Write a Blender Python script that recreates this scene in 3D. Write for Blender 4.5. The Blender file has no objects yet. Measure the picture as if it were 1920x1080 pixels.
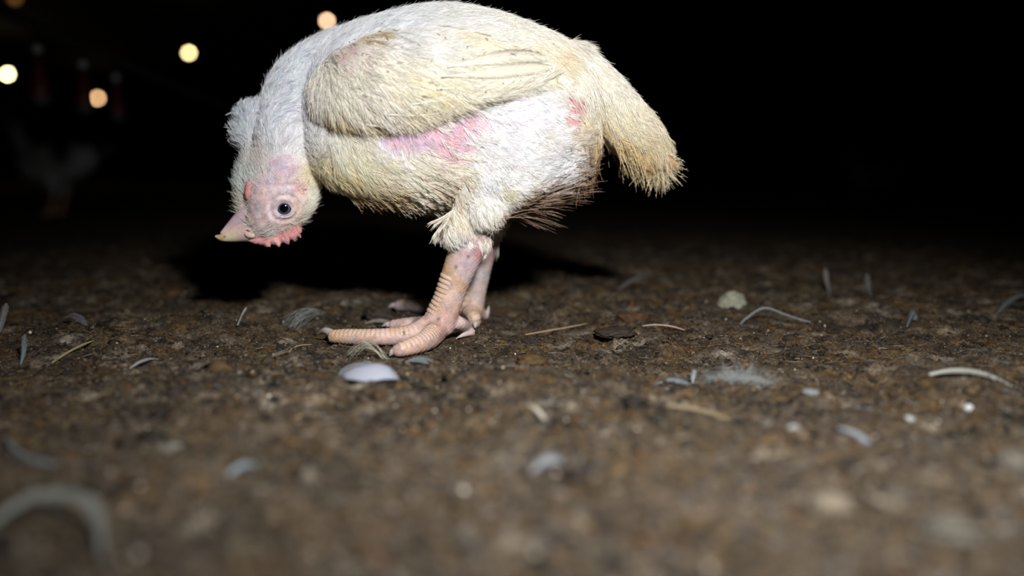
import bpy, bmesh, math, random
import numpy as np
from mathutils import Vector, Matrix
from mathutils.bvhtree import BVHTree

SC = bpy.context.scene
COL = SC.collection
random.seed(7)
RNG = np.random.default_rng(11)

# ------------------------------------------------------------------ camera
FPX = 1636.0
PITCH = math.atan(212.0 / FPX)
CAM = np.array([0.0, -0.9, 0.172])
cam_d = bpy.data.cameras.new('camera')
cam = bpy.data.objects.new('camera', cam_d)
COL.objects.link(cam)
cam.location = CAM
cam.rotation_euler = (math.pi / 2 - PITCH, 0, 0)
cam_d.sensor_width = 36.0
cam_d.lens = FPX / 1920 * 36.0
cam_d.clip_start = 0.02
cam_d.clip_end = 200
cam_d.dof.use_dof = True
cam_d.dof.focus_distance = 0.888
cam_d.dof.aperture_fstop = 1.62
SC.camera = cam

# ------------------------------------------------------------------ world, lamp, exposure
w = bpy.data.worlds.new('night')
SC.world = w
w.use_nodes = True
w.node_tree.nodes['Background'].inputs[0].default_value = (0.6, 0.75, 1.0, 1)
w.node_tree.nodes['Background'].inputs[1].default_value = 0.0012

ld = bpy.data.lights.new('video_lamp', 'SPOT')
ld.energy = 63.0
ld.color = (1.0, 0.975, 0.95)
ld.shadow_soft_size = 0.035
ld.spot_size = math.radians(88)
ld.spot_blend = 1.0
lo = bpy.data.objects.new('video_lamp', ld)
COL.objects.link(lo)
lo.location = (0.17, -0.86, 0.50)
lo.rotation_euler = (Vector((0.09, -0.14, 0.02)) - lo.location).to_track_quat('-Z', 'Y').to_euler()

SC.view_settings.view_transform = 'Standard'
SC.view_settings.look = 'None'
SC.view_settings.gamma = 1.0
SC.view_settings.use_curve_mapping = False
SC.view_settings.exposure = 0.0

# ------------------------------------------------------------------ pixel <-> world helpers
RIGHT = np.array([1.0, 0, 0])
FWD = np.array([0.0, math.cos(PITCH), -math.sin(PITCH)])
UP = np.array([0.0, math.sin(PITCH), math.cos(PITCH)])


def ray(px, py):
    return FWD + RIGHT * ((px - 960) / FPX) + UP * ((540 - py) / FPX)


def P(px, py, y):                       # the point of the upright plane Y=y that shows at a pixel
    d = ray(px, py)
    return CAM + d * ((y - CAM[1]) / d[1])


def G(px, py, z=0.0):                   # the ground point that shows at a pixel
    d = ray(px, py)
    return CAM + d * ((z - CAM[2]) / d[2])


def D(px, py, dist):                    # the point at a depth
    return CAM + ray(px, py) * dist


def depth(p):
    return float(np.dot(np.asarray(p) - CAM, FWD))


def proj(v):                            # (n,3) -> (n,2) pixels
    q = np.asarray(v) - CAM
    z = q @ FWD
    return np.stack([960 + FPX * (q @ RIGHT) / z, 540 - FPX * (q @ UP) / z], 1)


def lin(c):
    c = np.asarray(c, float) / 255.0
    return np.where(c <= 0.04045, c / 12.92, ((c + 0.055) / 1.055) ** 2.4)


# ------------------------------------------------------------------ noise
def _hash(ix, iy, seed):
    h = (ix.astype(np.int64) * 374761393 + iy.astype(np.int64) * 668265263 + seed * 974711) & 0xffffffff
    h = ((h ^ (h >> 13)) * 1274126177) & 0xffffffff
    return ((h ^ (h >> 16)) & 0xffff) / 65535.0


def noise2(x, y, seed=0):               # value noise -1..1
    ix, iy = np.floor(x), np.floor(y)
    fx, fy = x - ix, y - iy
    fx = fx * fx * (3 - 2 * fx); fy = fy * fy * (3 - 2 * fy)
    a = _hash(ix, iy, seed); b = _hash(ix + 1, iy, seed)
    c = _hash(ix, iy + 1, seed); d = _hash(ix + 1, iy + 1, seed)
    return 2 * (a + (b - a) * fx + (c - a) * fy + (a - b - c + d) * fx * fy) - 1


# ------------------------------------------------------------------ materials
def new_mat(name):
    m = bpy.data.materials.new(name)
    m.use_nodes = True
    nt = m.node_tree
    return m, nt, nt.nodes['Principled BSDF']


def simple(name, rgb, rough=0.6, spec=0.3, noise=0.15, scale=60, bump=0.0, metal=0.0, sss=0.0):
    m, nt, b = new_mat(name)
    tc = nt.nodes.new('ShaderNodeTexCoord')
    n = nt.nodes.new('ShaderNodeTexNoise')
    n.inputs['Scale'].default_value = scale
    n.inputs['Detail'].default_value = 4
    nt.links.new(tc.outputs['Object'], n.inputs['Vector'])
    r = nt.nodes.new('ShaderNodeValToRGB')
    c = lin(rgb)
    r.color_ramp.elements[0].position = 0.3
    r.color_ramp.elements[1].position = 0.7
    r.color_ramp.elements[0].color = (*(c * (1 - noise)), 1)
    r.color_ramp.elements[1].color = (*np.minimum(c * (1 + noise), 1), 1)
    nt.links.new(n.outputs['Fac'], r.inputs['Fac'])
    nt.links.new(r.outputs['Color'], b.inputs['Base Color'])
    b.inputs['Roughness'].default_value = rough
    b.inputs['Specular IOR Level'].default_value = spec
    b.inputs['Metallic'].default_value = metal
    if sss:
        b.inputs['Subsurface Weight'].default_value = sss
        b.inputs['Subsurface Radius'].default_value = (1.0, 0.35, 0.25)
        b.inputs['Subsurface Scale'].default_value = 0.003
    if bump:
        bp = nt.nodes.new('ShaderNodeBump')
        bp.inputs['Strength'].default_value = bump
        bp.inputs['Distance'].default_value = 0.002
        nt.links.new(n.outputs['Fac'], bp.inputs['Height'])
        nt.links.new(bp.outputs['Normal'], b.inputs['Normal'])
    return m


def attr_mat(name, rough=0.6, spec=0.25, noise=0.12, scale=500, bump=0.3, dist=0.0006, sss=0.0, voronoi=0.0):
    """Colour from the mesh's own paint attribute, with fine grain."""
    m, nt, b = new_mat(name)
    a = nt.nodes.new('ShaderNodeAttribute'); a.attribute_name = 'col'
    tc = nt.nodes.new('ShaderNodeTexCoord')
    n = nt.nodes.new('ShaderNodeTexNoise')
    n.inputs['Scale'].default_value = scale
    n.inputs['Detail'].default_value = 3
    nt.links.new(tc.outputs['Object'], n.inputs['Vector'])
    mr = nt.nodes.new('ShaderNodeMapRange')
    mr.inputs['From Min'].default_value = 0.3; mr.inputs['From Max'].default_value = 0.7
    mr.inputs['To Min'].default_value = 1 - noise; mr.inputs['To Max'].default_value = 1 + noise
    nt.links.new(n.outputs['Fac'], mr.inputs['Value'])
    mx = nt.nodes.new('ShaderNodeVectorMath'); mx.operation = 'SCALE'
    nt.links.new(a.outputs['Color'], mx.inputs[0])
    nt.links.new(mr.outputs['Result'], mx.inputs['Scale'])
    nt.links.new(mx.outputs['Vector'], b.inputs['Base Color'])
    b.inputs['Roughness'].default_value = rough
    b.inputs['Specular IOR Level'].default_value = spec
    if sss:
        b.inputs['Subsurface Weight'].default_value = sss
        b.inputs['Subsurface Radius'].default_value = (1.0, 0.4, 0.3)
        b.inputs['Subsurface Scale'].default_value = 0.003
    h = n.outputs['Fac']
    if voronoi:
        v = nt.nodes.new('ShaderNodeTexVoronoi')
        v.feature = 'DISTANCE_TO_EDGE'
        v.inputs['Scale'].default_value = voronoi
        nt.links.new(tc.outputs['Object'], v.inputs['Vector'])
        ad = nt.nodes.new('ShaderNodeMath'); ad.operation = 'MULTIPLY_ADD'
        ad.inputs[1].default_value = 1.6
        nt.links.new(v.outputs['Distance'], ad.inputs[0])
        nt.links.new(h, ad.inputs[2])
        h = ad.outputs[0]
    if bump:
        bp = nt.nodes.new('ShaderNodeBump')
        bp.inputs['Strength'].default_value = bump
        bp.inputs['Distance'].default_value = dist
        nt.links.new(h, bp.inputs['Height'])
        nt.links.new(bp.outputs['Normal'], b.inputs['Normal'])
    return m


def plume_mat(name, transl=0.08):
    m, nt, b = new_mat(name)
    out = nt.nodes['Material Output']
    a = nt.nodes.new('ShaderNodeAttribute'); a.attribute_name = 'col'
    t = nt.nodes.new('ShaderNodeBsdfTranslucent')
    mx = nt.nodes.new('ShaderNodeMixShader')
    mx.inputs[0].default_value = transl
    nt.links.new(a.outputs['Color'], b.inputs['Base Color'])
    nt.links.new(a.outputs['Color'], t.inputs['Color'])
    b.inputs['Roughness'].default_value = 0.55
    b.inputs['Specular IOR Level'].default_value = 0.25
    nt.links.new(b.outputs[0], mx.inputs[1])
    nt.links.new(t.outputs[0], mx.inputs[2])
    nt.links.new(mx.outputs[0], out.inputs['Surface'])
    return m


def emit_mat(name, rgb, strength):
    m, nt, b = new_mat(name)
    b.inputs['Base Color'].default_value = (*rgb, 1)
    b.inputs['Emission Color'].default_value = (*rgb, 1)
    b.inputs['Emission Strength'].default_value = strength
    return m


def litter_mat(name):
    m, nt, b = new_mat(name)
    tc = nt.nodes.new('ShaderNodeTexCoord')

    def noise(scale, detail=5, rough=0.6):
        n = nt.nodes.new('ShaderNodeTexNoise')
        n.inputs['Scale'].default_value = scale
        n.inputs['Detail'].default_value = detail
        n.inputs['Roughness'].default_value = rough
        nt.links.new(tc.outputs['Object'], n.inputs['Vector'])
        return n

    def ramp(src, stops):
        r = nt.nodes.new('ShaderNodeValToRGB')
        e = r.color_ramp.elements
        while len(e) < len(stops):
            e.new(0.5)
        for k, (p, c) in enumerate(stops):
            e[k].position = p
            e[k].color = (*lin(c), 1)
        nt.links.new(src.outputs['Fac'], r.inputs['Fac'])
        return r

    def mix(f, a, c, mode='MIX'):
        x = nt.nodes.new('ShaderNodeMix'); x.data_type = 'RGBA'; x.blend_type = mode
        if isinstance(f, float):
            x.inputs[0].default_value = f
        else:
            nt.links.new(f, x.inputs[0])
        nt.links.new(a, x.inputs[6]); nt.links.new(c, x.inputs[7])
        return x.outputs[2]

    big = ramp(noise(26, 4), [(0.34, (38, 33, 28)), (0.47, (74, 66, 56)), (0.57, (101, 93, 82)), (0.68, (146, 140, 131))])
    ochre = ramp(noise(17, 5), [(0.45, (0, 0, 0)), (0.62, (255, 255, 255))])
    oc = ramp(noise(95, 3), [(0.35, (80, 58, 32)), (0.65, (118, 94, 46))])
    fine = ramp(noise(330, 4, 0.7), [(0.36, (34, 28, 24)), (0.5, (140, 126, 108)), (0.64, (236, 226, 208))])
    mul = nt.nodes.new('ShaderNodeMath'); mul.operation = 'MULTIPLY'; mul.inputs[1].default_value = 0.6
    nt.links.new(ochre.outputs['Color'], mul.inputs[0])
    c1 = mix(mul.outputs[0], big.outputs['Color'], oc.outputs['Color'])
    c2 = mix(0.65, c1, fine.outputs['Color'], 'SOFT_LIGHT')
    pit_dark = ramp(noise(60, 4), [(0.36, (90, 82, 74)), (0.46, (255, 255, 255))])  # shade of small crevices, put into the litter colour as dark blotches
    c3 = mix(1.0, c2, pit_dark.outputs['Color'], 'MULTIPLY')
    nt.links.new(c3, b.inputs['Base Color'])
    b.inputs['Roughness'].default_value = 0.75
    b.inputs['Specular IOR Level'].default_value = 0.35
    bn = noise(420, 5, 0.7)
    bp = nt.nodes.new('ShaderNodeBump')
    bp.inputs['Strength'].default_value = 0.9
    bp.inputs['Distance'].default_value = 0.0022
    nt.links.new(bn.outputs['Fac'], bp.inputs['Height'])
    nt.links.new(bp.outputs['Normal'], b.inputs['Normal'])
    return m


M = {}
M['skin'] = attr_mat('chicken_skin', rough=0.5, spec=0.35, noise=0.10, scale=420, bump=0.4, dist=0.0005, sss=0.18, voronoi=520)
M['plume'] = plume_mat('feather_barbs')
M['vane'] = plume_mat('feather_vane', 0.2)
M['beak'] = attr_mat('beak_horn', rough=0.42, spec=0.4, noise=0.06, scale=250, bump=0.15, sss=0.2)
M['comb'] = attr_mat('comb_flesh', rough=0.5, spec=0.35, noise=0.12, scale=500, bump=0.4, sss=0.25)
M['claw'] = simple('claw_horn', (186, 174, 172), rough=0.35, spec=0.45, noise=0.08, scale=200)
M['scute'] = attr_mat('scute_scale', rough=0.45, spec=0.4, noise=0.10, scale=600, bump=0.2, sss=0.15)
M['litter'] = litter_mat('caked_litter')
M['crumb'] = attr_mat('litter_crumb', rough=0.75, spec=0.2, noise=0.2, scale=900, bump=0.4)
M['straw'] = attr_mat('straw', rough=0.6, spec=0.3, noise=0.15, scale=700, bump=0.0)
M['board'] = simple('shed_board', (34, 33, 32), rough=0.8, noise=0.3, scale=3)
M['tray'] = simple('grey_tray', (84, 86, 100), rough=0.5)  # even grey plastic, darker than the pale knob
M['feeder_red'] = simple('red_plastic', (92, 16, 18), rough=0.4, spec=0.4)
M['pale_plastic'] = simple('pale_plastic', (215, 220, 232), rough=0.4, spec=0.4, noise=0.05)
M['steel'] = simple('galvanised_pipe', (150, 155, 165), rough=0.4, metal=0.6)
M['black'] = simple('black_cord', (20, 20, 20), rough=0.6)


# ------------------------------------------------------------------ object helpers
def link(name, me, mat=None, parent=None):
    o = bpy.data.objects.new(name, me)
    COL.objects.link(o)
    if mat is not None:
        me.materials.append(mat)
    if parent is not None:
        o.parent = parent
    return o


def mk(name, verts, faces, mat=None, parent=None, smooth=True, cols=None):
    me = bpy.data.meshes.new(name)
    verts = np.asarray(verts, np.float32)
    if isinstance(faces, np.ndarray):
        n, k = faces.shape
        me.vertices.add(len(verts)); me.vertices.foreach_set('co', verts.ravel())
        me.loops.add(n * k); me.loops.foreach_set('vertex_index', faces.astype(np.int32).ravel())
        me.polygons.add(n); me.polygons.foreach_set('loop_start', (np.arange(n) * k).astype(np.int32))
        me.update(calc_edges=True)
    else:
        me.from_pydata([tuple(map(float, v)) for v in verts], [], faces)
        me.update()
    me.validate()
    if smooth:
        me.polygons.foreach_set('use_smooth', np.ones(len(me.polygons), bool))
    if cols is not None:
        paint(me, cols)
    return link(name, me, mat, parent)


def paint(me, cols):
    at = me.attributes.get('col') or me.attributes.new('col', 'FLOAT_COLOR', 'POINT')
    c = np.ones((len(me.vertices), 4), np.float32)
    c[:, :3] = cols
    at.data.foreach_set('color', c.ravel())


def tag(o, label=None, cat=None, group=None, kind=None):
    if label: o['label'] = label
    if cat: o['category'] = cat
    if group: o['group'] = group
    if kind: o['kind'] = kind
    return o


def empty(name, loc, label, cat, group=None):
    o = bpy.data.objects.new(name, None)
    o.empty_display_size = 0.05
    COL.objects.link(o)
    o.location = loc
    bpy.context.view_layer.update()
    return tag(o, label, cat, group)


def adopt(o, parent):
    """Children's vertices are built in world space: undo the parent's place."""
    o.parent = parent
    o.matrix_parent_inverse = Matrix.Translation(parent.location).inverted()
    return o


def catmull(a, n):
    a = np.asarray(a, float)
    if len(a) < 3:
        t = np.linspace(0, 1, n + 1)[:, None]
        return a[0] * (1 - t) + a[1] * t
    p = np.vstack([2 * a[0] - a[1], a, 2 * a[-1] - a[-2]])
    out = []
    for i in range(1, len(p) - 2):
        for t in np.linspace(0, 1, n, endpoint=False):
            p0, p1, p2, p3 = p[i - 1], p[i], p[i + 1], p[i + 2]
            out.append(0.5 * ((2 * p1) + (p2 - p0) * t + (2 * p0 - 5 * p1 + 4 * p2 - p3) * t * t + (3 * p1 - p0 - 3 * p2 + p3) * t ** 3))
    out.append(p[-2])
    return np.array(out)


def tube(centers, ra, rb, nseg=20, side=None, cap=True):
    """Closed tube. ra: radius across the path in the plane square to SIDE, rb: along SIDE."""
    C = np.asarray(centers, float)
    side = np.array([0, 1.0, 0]) if side is None else np.asarray(side, float)
    T = np.gradient(C, axis=0)
    T /= np.linalg.norm(T, axis=1)[:, None] + 1e-12
    if cap:
        pre = [(C[0] - T[0] * ra[0] * k, s) for k, s in ((0.45, 0.35), (0.32, 0.7))]
        post = [(C[-1] + T[-1] * ra[-1] * k, s) for k, s in ((0.32, 0.7), (0.45, 0.35))]
        C = np.vstack([[p for p, _ in pre], C, [p for p, _ in post]])
        ra = np.concatenate([[ra[0] * s for _, s in pre], ra, [ra[-1] * s for _, s in post]])
        rb = np.concatenate([[rb[0] * s for _, s in pre], rb, [rb[-1] * s for _, s in post]])
        T = np.vstack([T[0], T[0], T, T[-1], T[-1]])
    ang = np.linspace(0, 2 * math.pi, nseg, endpoint=False)
    V = []
    for i in range(len(C)):
        s = side - T[i] * np.dot(side, T[i])
        if np.linalg.norm(s) < 0.15:
            s = np.array([0, 0, 1.0]) - T[i] * T[i][2]
        s /= np.linalg.norm(s)
        e = np.cross(T[i], s)
        V.append(C[i] + np.outer(np.cos(ang), e) * ra[i] + np.outer(np.sin(ang), s) * rb[i])
    V = np.vstack(V)
    F = []
    for i in range(len(C) - 1):
        for j in range(nseg):
            k = (j + 1) % nseg
            F.append((i * nseg + j, i * nseg + k, (i + 1) * nseg + k, (i + 1) * nseg + j))
    F.append(tuple(range(nseg - 1, -1, -1)))
    F.append(tuple(range((len(C) - 1) * nseg, len(C) * nseg)))
    return V, F


def ptube(nodes, n=6, nseg=20):
    """Nodes (px, py, y, ra_px, rb_px): a tube through points of the upright planes Y=y."""
    c, a, b = [], [], []
    for (px, py, y, ra, rb) in nodes:
        p = P(px, py, y)
        s = depth(p) / FPX
        c.append(p); a.append(ra * s); b.append(rb * s)
    c = catmull(c, n)
    a = catmull(np.array(a)[:, None].repeat(3, 1), n)[:, 0]
    b = catmull(np.array(b)[:, None].repeat(3, 1), n)[:, 0]
    return tube(c, np.maximum(a, 2e-4), np.maximum(b, 2e-4), nseg)


def wtube(pts, radii, n=6, nseg=16, side=None):
    c = catmull(pts, n)
    r = catmull(np.array(radii, float)[:, None].repeat(3, 1), n)[:, 0]
    return tube(c, np.maximum(r, 1e-4), np.maximum(r, 1e-4), nseg, side)


def ball(c, r, nu=20, nv=12, rot=None):
    th = np.linspace(0, math.pi, nv)
    ph = np.linspace(0, 2 * math.pi, nu, endpoint=False)
    V = [(math.sin(t) * math.cos(p), math.sin(t) * math.sin(p), math.cos(t)) for t in th for p in ph]
    V = np.array(V) * np.asarray(r)
    if rot is not None:
        V = V @ np.asarray(rot).T
    F = [(i * nu + j, (i + 1) * nu + j, (i + 1) * nu + (j + 1) % nu, i * nu + (j + 1) % nu) for i in range(nv - 1) for j in range(nu)]
    return V + np.asarray(c), F


def join(parts):
    V, F, o = [], [], 0
    for v, f in parts:
        V.append(v)
        F += [tuple(i + o for i in q) for q in f]
        o += len(v)
    return np.vstack(V), F


def remeshed(parts, voxel, smooth_iters, mask_fn=None):
    """One continuous surface grown from overlapping closed tubes."""
    V, F = join(parts)
    me = bpy.data.meshes.new('tmp'); me.from_pydata([tuple(v) for v in V], [], F)
    bm = bmesh.new(); bm.from_mesh(me)
    bmesh.ops.recalc_face_normals(bm, faces=bm.faces)
    bm.to_mesh(me); bm.free()
    ob = bpy.data.objects.new('tmp', me); COL.objects.link(ob)
    md = ob.modifiers.new('r', 'REMESH'); md.mode = 'VOXEL'; md.voxel_size = voxel; md.use_smooth_shade = True
    dg = bpy.context.evaluated_depsgraph_get()
    out = bpy.data.meshes.new_from_object(ob.evaluated_get(dg))
    bpy.data.objects.remove(ob); bpy.data.meshes.remove(me)
    n = len(out.vertices)
    co = np.empty(n * 3, np.float32); out.vertices.foreach_get('co', co); co = co.reshape(n, 3).astype(float)
    ed = np.empty(len(out.edges) * 2, np.int32); out.edges.foreach_get('vertices', ed); ed = ed.reshape(-1, 2)
    deg = np.bincount(ed.ravel(), minlength=n)[:, None]
    wgt = np.ones((n, 1)) if mask_fn is None else mask_fn(co)[:, None]
    for _ in range(smooth_iters):
        acc = np.zeros((n, 3))
        for k in range(3):
            acc[:, k] = np.bincount(ed[:, 0], co[ed[:, 1], k], n) + np.bincount(ed[:, 1], co[ed[:, 0], k], n)
        co += (acc / np.maximum(deg, 1) - co) * 0.6 * wgt
    out.vertices.foreach_set('co', co.astype(np.float32).ravel())
    out.update()
    out.polygons.foreach_set('use_smooth', np.ones(len(out.polygons), bool))
    return out, co


# ================================================================== FLOOR
FEET = [G(800, 648), G(650, 645), G(740, 664), G(885, 622), G(890, 606)]
PITS = [(230, 935, 22, 5, 0.010), (1890, 905, 20, 7, 0.012), (1435, 915, 16, 6, 0.010), (1715, 838, 10, 5, 0.008),
        (775, 752, 26, 6, 0.008), (90, 1035, 40, 8, 0.010), (1190, 735, 30, 5, 0.007), (1790, 1060, 30, 10, 0.010),
        (400, 742, 24, 6, 0.008), (40, 790, 22, 8, 0.010), (860, 1050, 20, 6, 0.008), (1445, 780, 14, 5, 0.006)]
BUMPS = [(330, 622, 0.13, 0.030, 0.011), (480, 604, 0.07, 0.028, 0.010), (720, 590, 0.035, 0.012, 0.012), (590, 606, 0.05, 0.02, 0.008), (1160, 556, 0.07, 0.03, 0.014), (1560, 600, 0.05, 0.02, 0.010),
         (1400, 548, 0.08, 0.03, 0.012), (150, 640, 0.07, 0.03, 0.010), (1180, 640, 0.05, 0.025, 0.006), (1660, 585, 0.05, 0.03, 0.012)]


def floor_h(x, y):
    d = np.maximum(y - CAM[1], 0.2)
    h = 0.0065 * noise2(x * 5 + 3, y * 5, 1) + 0.0068 * noise2(x * 14, y * 14, 2)
    r = 1 - np.abs(noise2(x * 34 + 0.3 * noise2(x * 60, y * 60, 9), y * 34, 3))
    h += 0.0060 * (r - 0.6)
    h -= 0.0045 * np.clip(noise2(x * 48 + 7, y * 48, 14) - 0.35, 0, 1) + 0.004 * np.clip(noise2(x * 21 + 2, y * 21, 15) - 0.4, 0, 1)
    h += 0.0034 * noise2(x * 85, y * 85, 4) + 0.0022 * noise2(x * 190, y * 190, 5) + 0.0012 * noise2(x * 390, y * 390, 6)
    near = np.zeros_like(h)
    for f in FEET:
        near = np.maximum(near, np.exp(-((x - f[0]) ** 2 + (y - f[1]) ** 2) / (2 * 0.035 ** 2)))
    h = h * (1 - 0.8 * near)
    for (px, py, rx, ry, dp) in PITS:
        c = G(px, py)
        s = depth(c) / FPX
        h -= dp * np.exp(-(((x - c[0]) / (rx * s * 1.3)) ** 2 + ((y - c[1]) / (ry * s * 3.0)) ** 2) / 1.0)
    for (px, py, rx, ry, dp) in BUMPS:
        c = G(px, py)
        h += dp * np.exp(-(((x - c[0]) / rx) ** 2 + ((y - c[1]) / ry) ** 2))
    return h


def spaced(dense0, dense1, step, lo, hi):
    mid = list(np.arange(dense0, dense1, step))
    a, s = dense0, step
    left = []
    while a > lo:
        s *= 1.13; a -= s; left.append(max(a, lo))
    b, s = mid[-1], step
    right = []
    while b < hi:
        s *= 1.13; b += s; right.append(min(b, hi))
    return np.array(left[::-1] + mid + right)


xs = spaced(-0.80, 0.85, 0.0029, -15, 15)
ys = spaced(-0.62, 0.90, 0.0029, -3, 40)
X, Y = np.meshgrid(xs, ys)
Z = floor_h(X, Y)
fade = np.clip(1 - (np.hypot(X, Y) - 4) / 4, 0, 1)
Z *= fade
nx, ny = len(xs), len(ys)
idx = np.arange(nx * ny).reshape(ny, nx)
quads = np.stack([idx[:-1, :-1], idx[:-1, 1:], idx[1:, 1:], idx[1:, :-1]], -1).reshape(-1, 4)
floor = mk('floor', np.stack([X, Y, Z], -1).reshape(-1, 3), quads, M['litter'])
tag(floor, kind='structure')


def gz(x, y):
    return float(floor_h(np.array([float(x)]), np.array([float(y)]))[0])


def box(name, lo_, hi_, mat, kind='structure'):
    l, h = lo_, hi_
    V = [(x, y, z) for x in (l[0], h[0]) for y in (l[1], h[1]) for z in (l[2], h[2])]
    F = [(0, 1, 3, 2), (4, 6, 7, 5), (0, 4, 5, 1), (2, 3, 7, 6), (0, 2, 6, 4), (1, 5, 7, 3)]
    o = mk(name, V, F, mat, smooth=False)
    if kind: o['kind'] = kind
    return o


box('wall_left', (-15.2, -3, -0.1), (-15, 40, 3.2), M['board'])
box('wall_right', (15, -3, -0.1), (15.2, 40, 3.2), M['board'])
box('wall_back', (-15.2, 40, -0.1), (15.2, 40.2, 3.2), M['board'])
box('wall_front', (-15.2, -3.2, -0.1), (15.2, -3, 3.2), M['board'])
box('ceiling', (-15.2, -3.2, 3.2), (15.2, 40.2, 3.3), M['board'])

# ================================================================== THE CHICKEN: one continuous body
YC = 0.055
YH = 0.045
TORSO = np.array([(572, 170, 290, 40), (598, 112, 338, 84), (640, 64, 360, 118), (700, 40, 374, 142), (770, 22, 382, 154),
                  (840, 17, 388, 160), (920, 28, 402, 160), (990, 50, 400, 152), (1045, 74, 382, 134), (1085, 104, 354, 108),
                  (1108, 134, 310, 78), (1120, 165, 270, 46)], float)
tx, tc_, th_, tw_ = [], [], [], []
for (px, t, b, wd) in TORSO:
    a, c = P(px, t, YC), P(px, b, YC)
    s = depth(a) / FPX
    tx.append(a[0]); tc_.append((a[2] + c[2]) / 2); th_.append((a[2] - c[2]) / 2); tw_.append(wd * s)
tx, tc_, th_, tw_ = map(np.array, (tx, tc_, th_, tw_))


def torso_side(x, z):
    c = np.interp(x, tx, tc_); h = np.interp(x, tx, th_); wd = np.interp(x, tx, tw_)
    q = np.clip(1 - np.abs((z - c) / h) ** 2.6, 0.02, 1)
    return wd * q ** (1 / 2.6)


def on_torso(px, py):
    y = YC - 0.08
    for _ in range(6):
        p = P(px, py, y)
        y = YC - torso_side(p[0], p[2])
    return P(px, py, y)


n_t = 5
tc3 = catmull(np.stack([tx, np.full(len(tx), YC), tc_], 1), n_t)
trr = catmull(np.stack([th_, tw_, tw_], 1), n_t)
# vertical slices keep the outline exact
TV, TF = [], []
ang = np.linspace(0, 2 * math.pi, 48, endpoint=False)
for i in range(len(tc3)):
    TV.append(np.stack([np.full(48, tc3[i, 0]), YC + trr[i, 1] * np.sign(np.sin(ang)) * np.abs(np.sin(ang)) ** (2 / 2.6), tc3[i, 2] + trr[i, 0] * np.sign(np.cos(ang)) * np.abs(np.cos(ang)) ** (2 / 2.6)], 1))
TV = np.vstack(TV)
for i in range(len(tc3) - 1):
    for j in range(48):
        k = (j + 1) % 48
        TF.append((i * 48 + j, i * 48 + k, (i + 1) * 48 + k, (i + 1) * 48 + j))
TF.append(tuple(range(47, -1, -1))); TF.append(tuple(range((len(tc3) - 1) * 48, len(tc3) * 48)))


def mirrored(nodes, dy):
    return nodes


NECK = [(700, 120, YC, 72, 70), (630, 125, YC, 62, 62), (572, 160, YC, 60, 60), (545, 205, YC - 0.002, 56, 58), (540, 255, YH, 58, 56),
        (536, 305, YH, 66, 56), (524, 345, YH, 70, 54), (512, 380, YH, 62, 50), (496, 405, YH, 46, 42), (478, 418, YH, 30, 30)]
SKULL = [(556, 330, YH, 40, 40), (545, 375, YH, 42, 46), (530, 402, YH, 33, 38), (512, 415, YH, 22, 26)]
NAPE = [(505, 215, YC, 30, 36), (478, 232, YC - 0.004, 36, 34), (472, 258, YC - 0.004, 30, 30), (490, 282, YC, 22, 26)]
THROAT = [(490, 300, YH, 36, 36), (468, 335, YH, 24, 28), (462, 370, YH, 18, 24), (462, 400, YH, 13, 18)]
TAIL = [(1045, 138, YC, 66, 80), (1095, 165, YC, 56, 74), (1138, 206, YC, 53, 66), (1180, 244, YC, 47, 56), (1210, 270, YC, 36, 46), (1234, 292, YC, 21, 30)]
YL = 0.0
YF = 0.112
THIGH = [(985, 235, -0.004, 98, 66), (952, 300, -0.006, 92, 64), (914, 352, -0.006, 66, 48), (890, 398, -0.001, 42, 34), (882, 445, YL, 33, 28)]
LOBE_A = [(910, 368, -0.016, 26, 24), (912, 394, -0.020, 32, 28), (908, 414, -0.018, 25, 22)]
LOBE_B = [(862, 408, -0.010, 24, 22), (856, 434, -0.012, 29, 25), (856, 452, -0.010, 19, 17)]
SHANK = [(884, 436, YL, 38, 31), (877, 462, YL, 35, 29), (866, 492, YL, 32, 26), (852, 528, YL, 29, 24), (840, 562, YL, 28, 24),
         (828, 592, YL, 30, 26), (820, 616, YL - 0.002, 30, 28)]
THIGH_F = [(985, 250, 0.112, 80, 60), (950, 315, 0.114, 74, 58), (925, 372, 0.113, 52, 44), (912, 415, YF, 38, 34), (908, 445, YF, 30, 28)]
SHANK_F = [(909, 438, YF, 31, 27), (903, 470, YF, 27, 24), (897, 510, YF, 23, 21), (890, 545, YF, 22, 21), (884, 572, YF, 24, 22), (878, 588, YF, 24, 23)]


def gpt(px, py, r):
    """The centre of a toe of radius r px that rests on the ground with its underside at the pixel."""
    g = G(px, py)
    s = depth(g) / FPX
    return np.array([g[0], g[1], r * s * 0.93])


def toe_nodes(lst):
    pts = [np.asarray(p) for p, r in lst]
    return pts, [r * depth(p) / FPX for p, r in lst]


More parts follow.
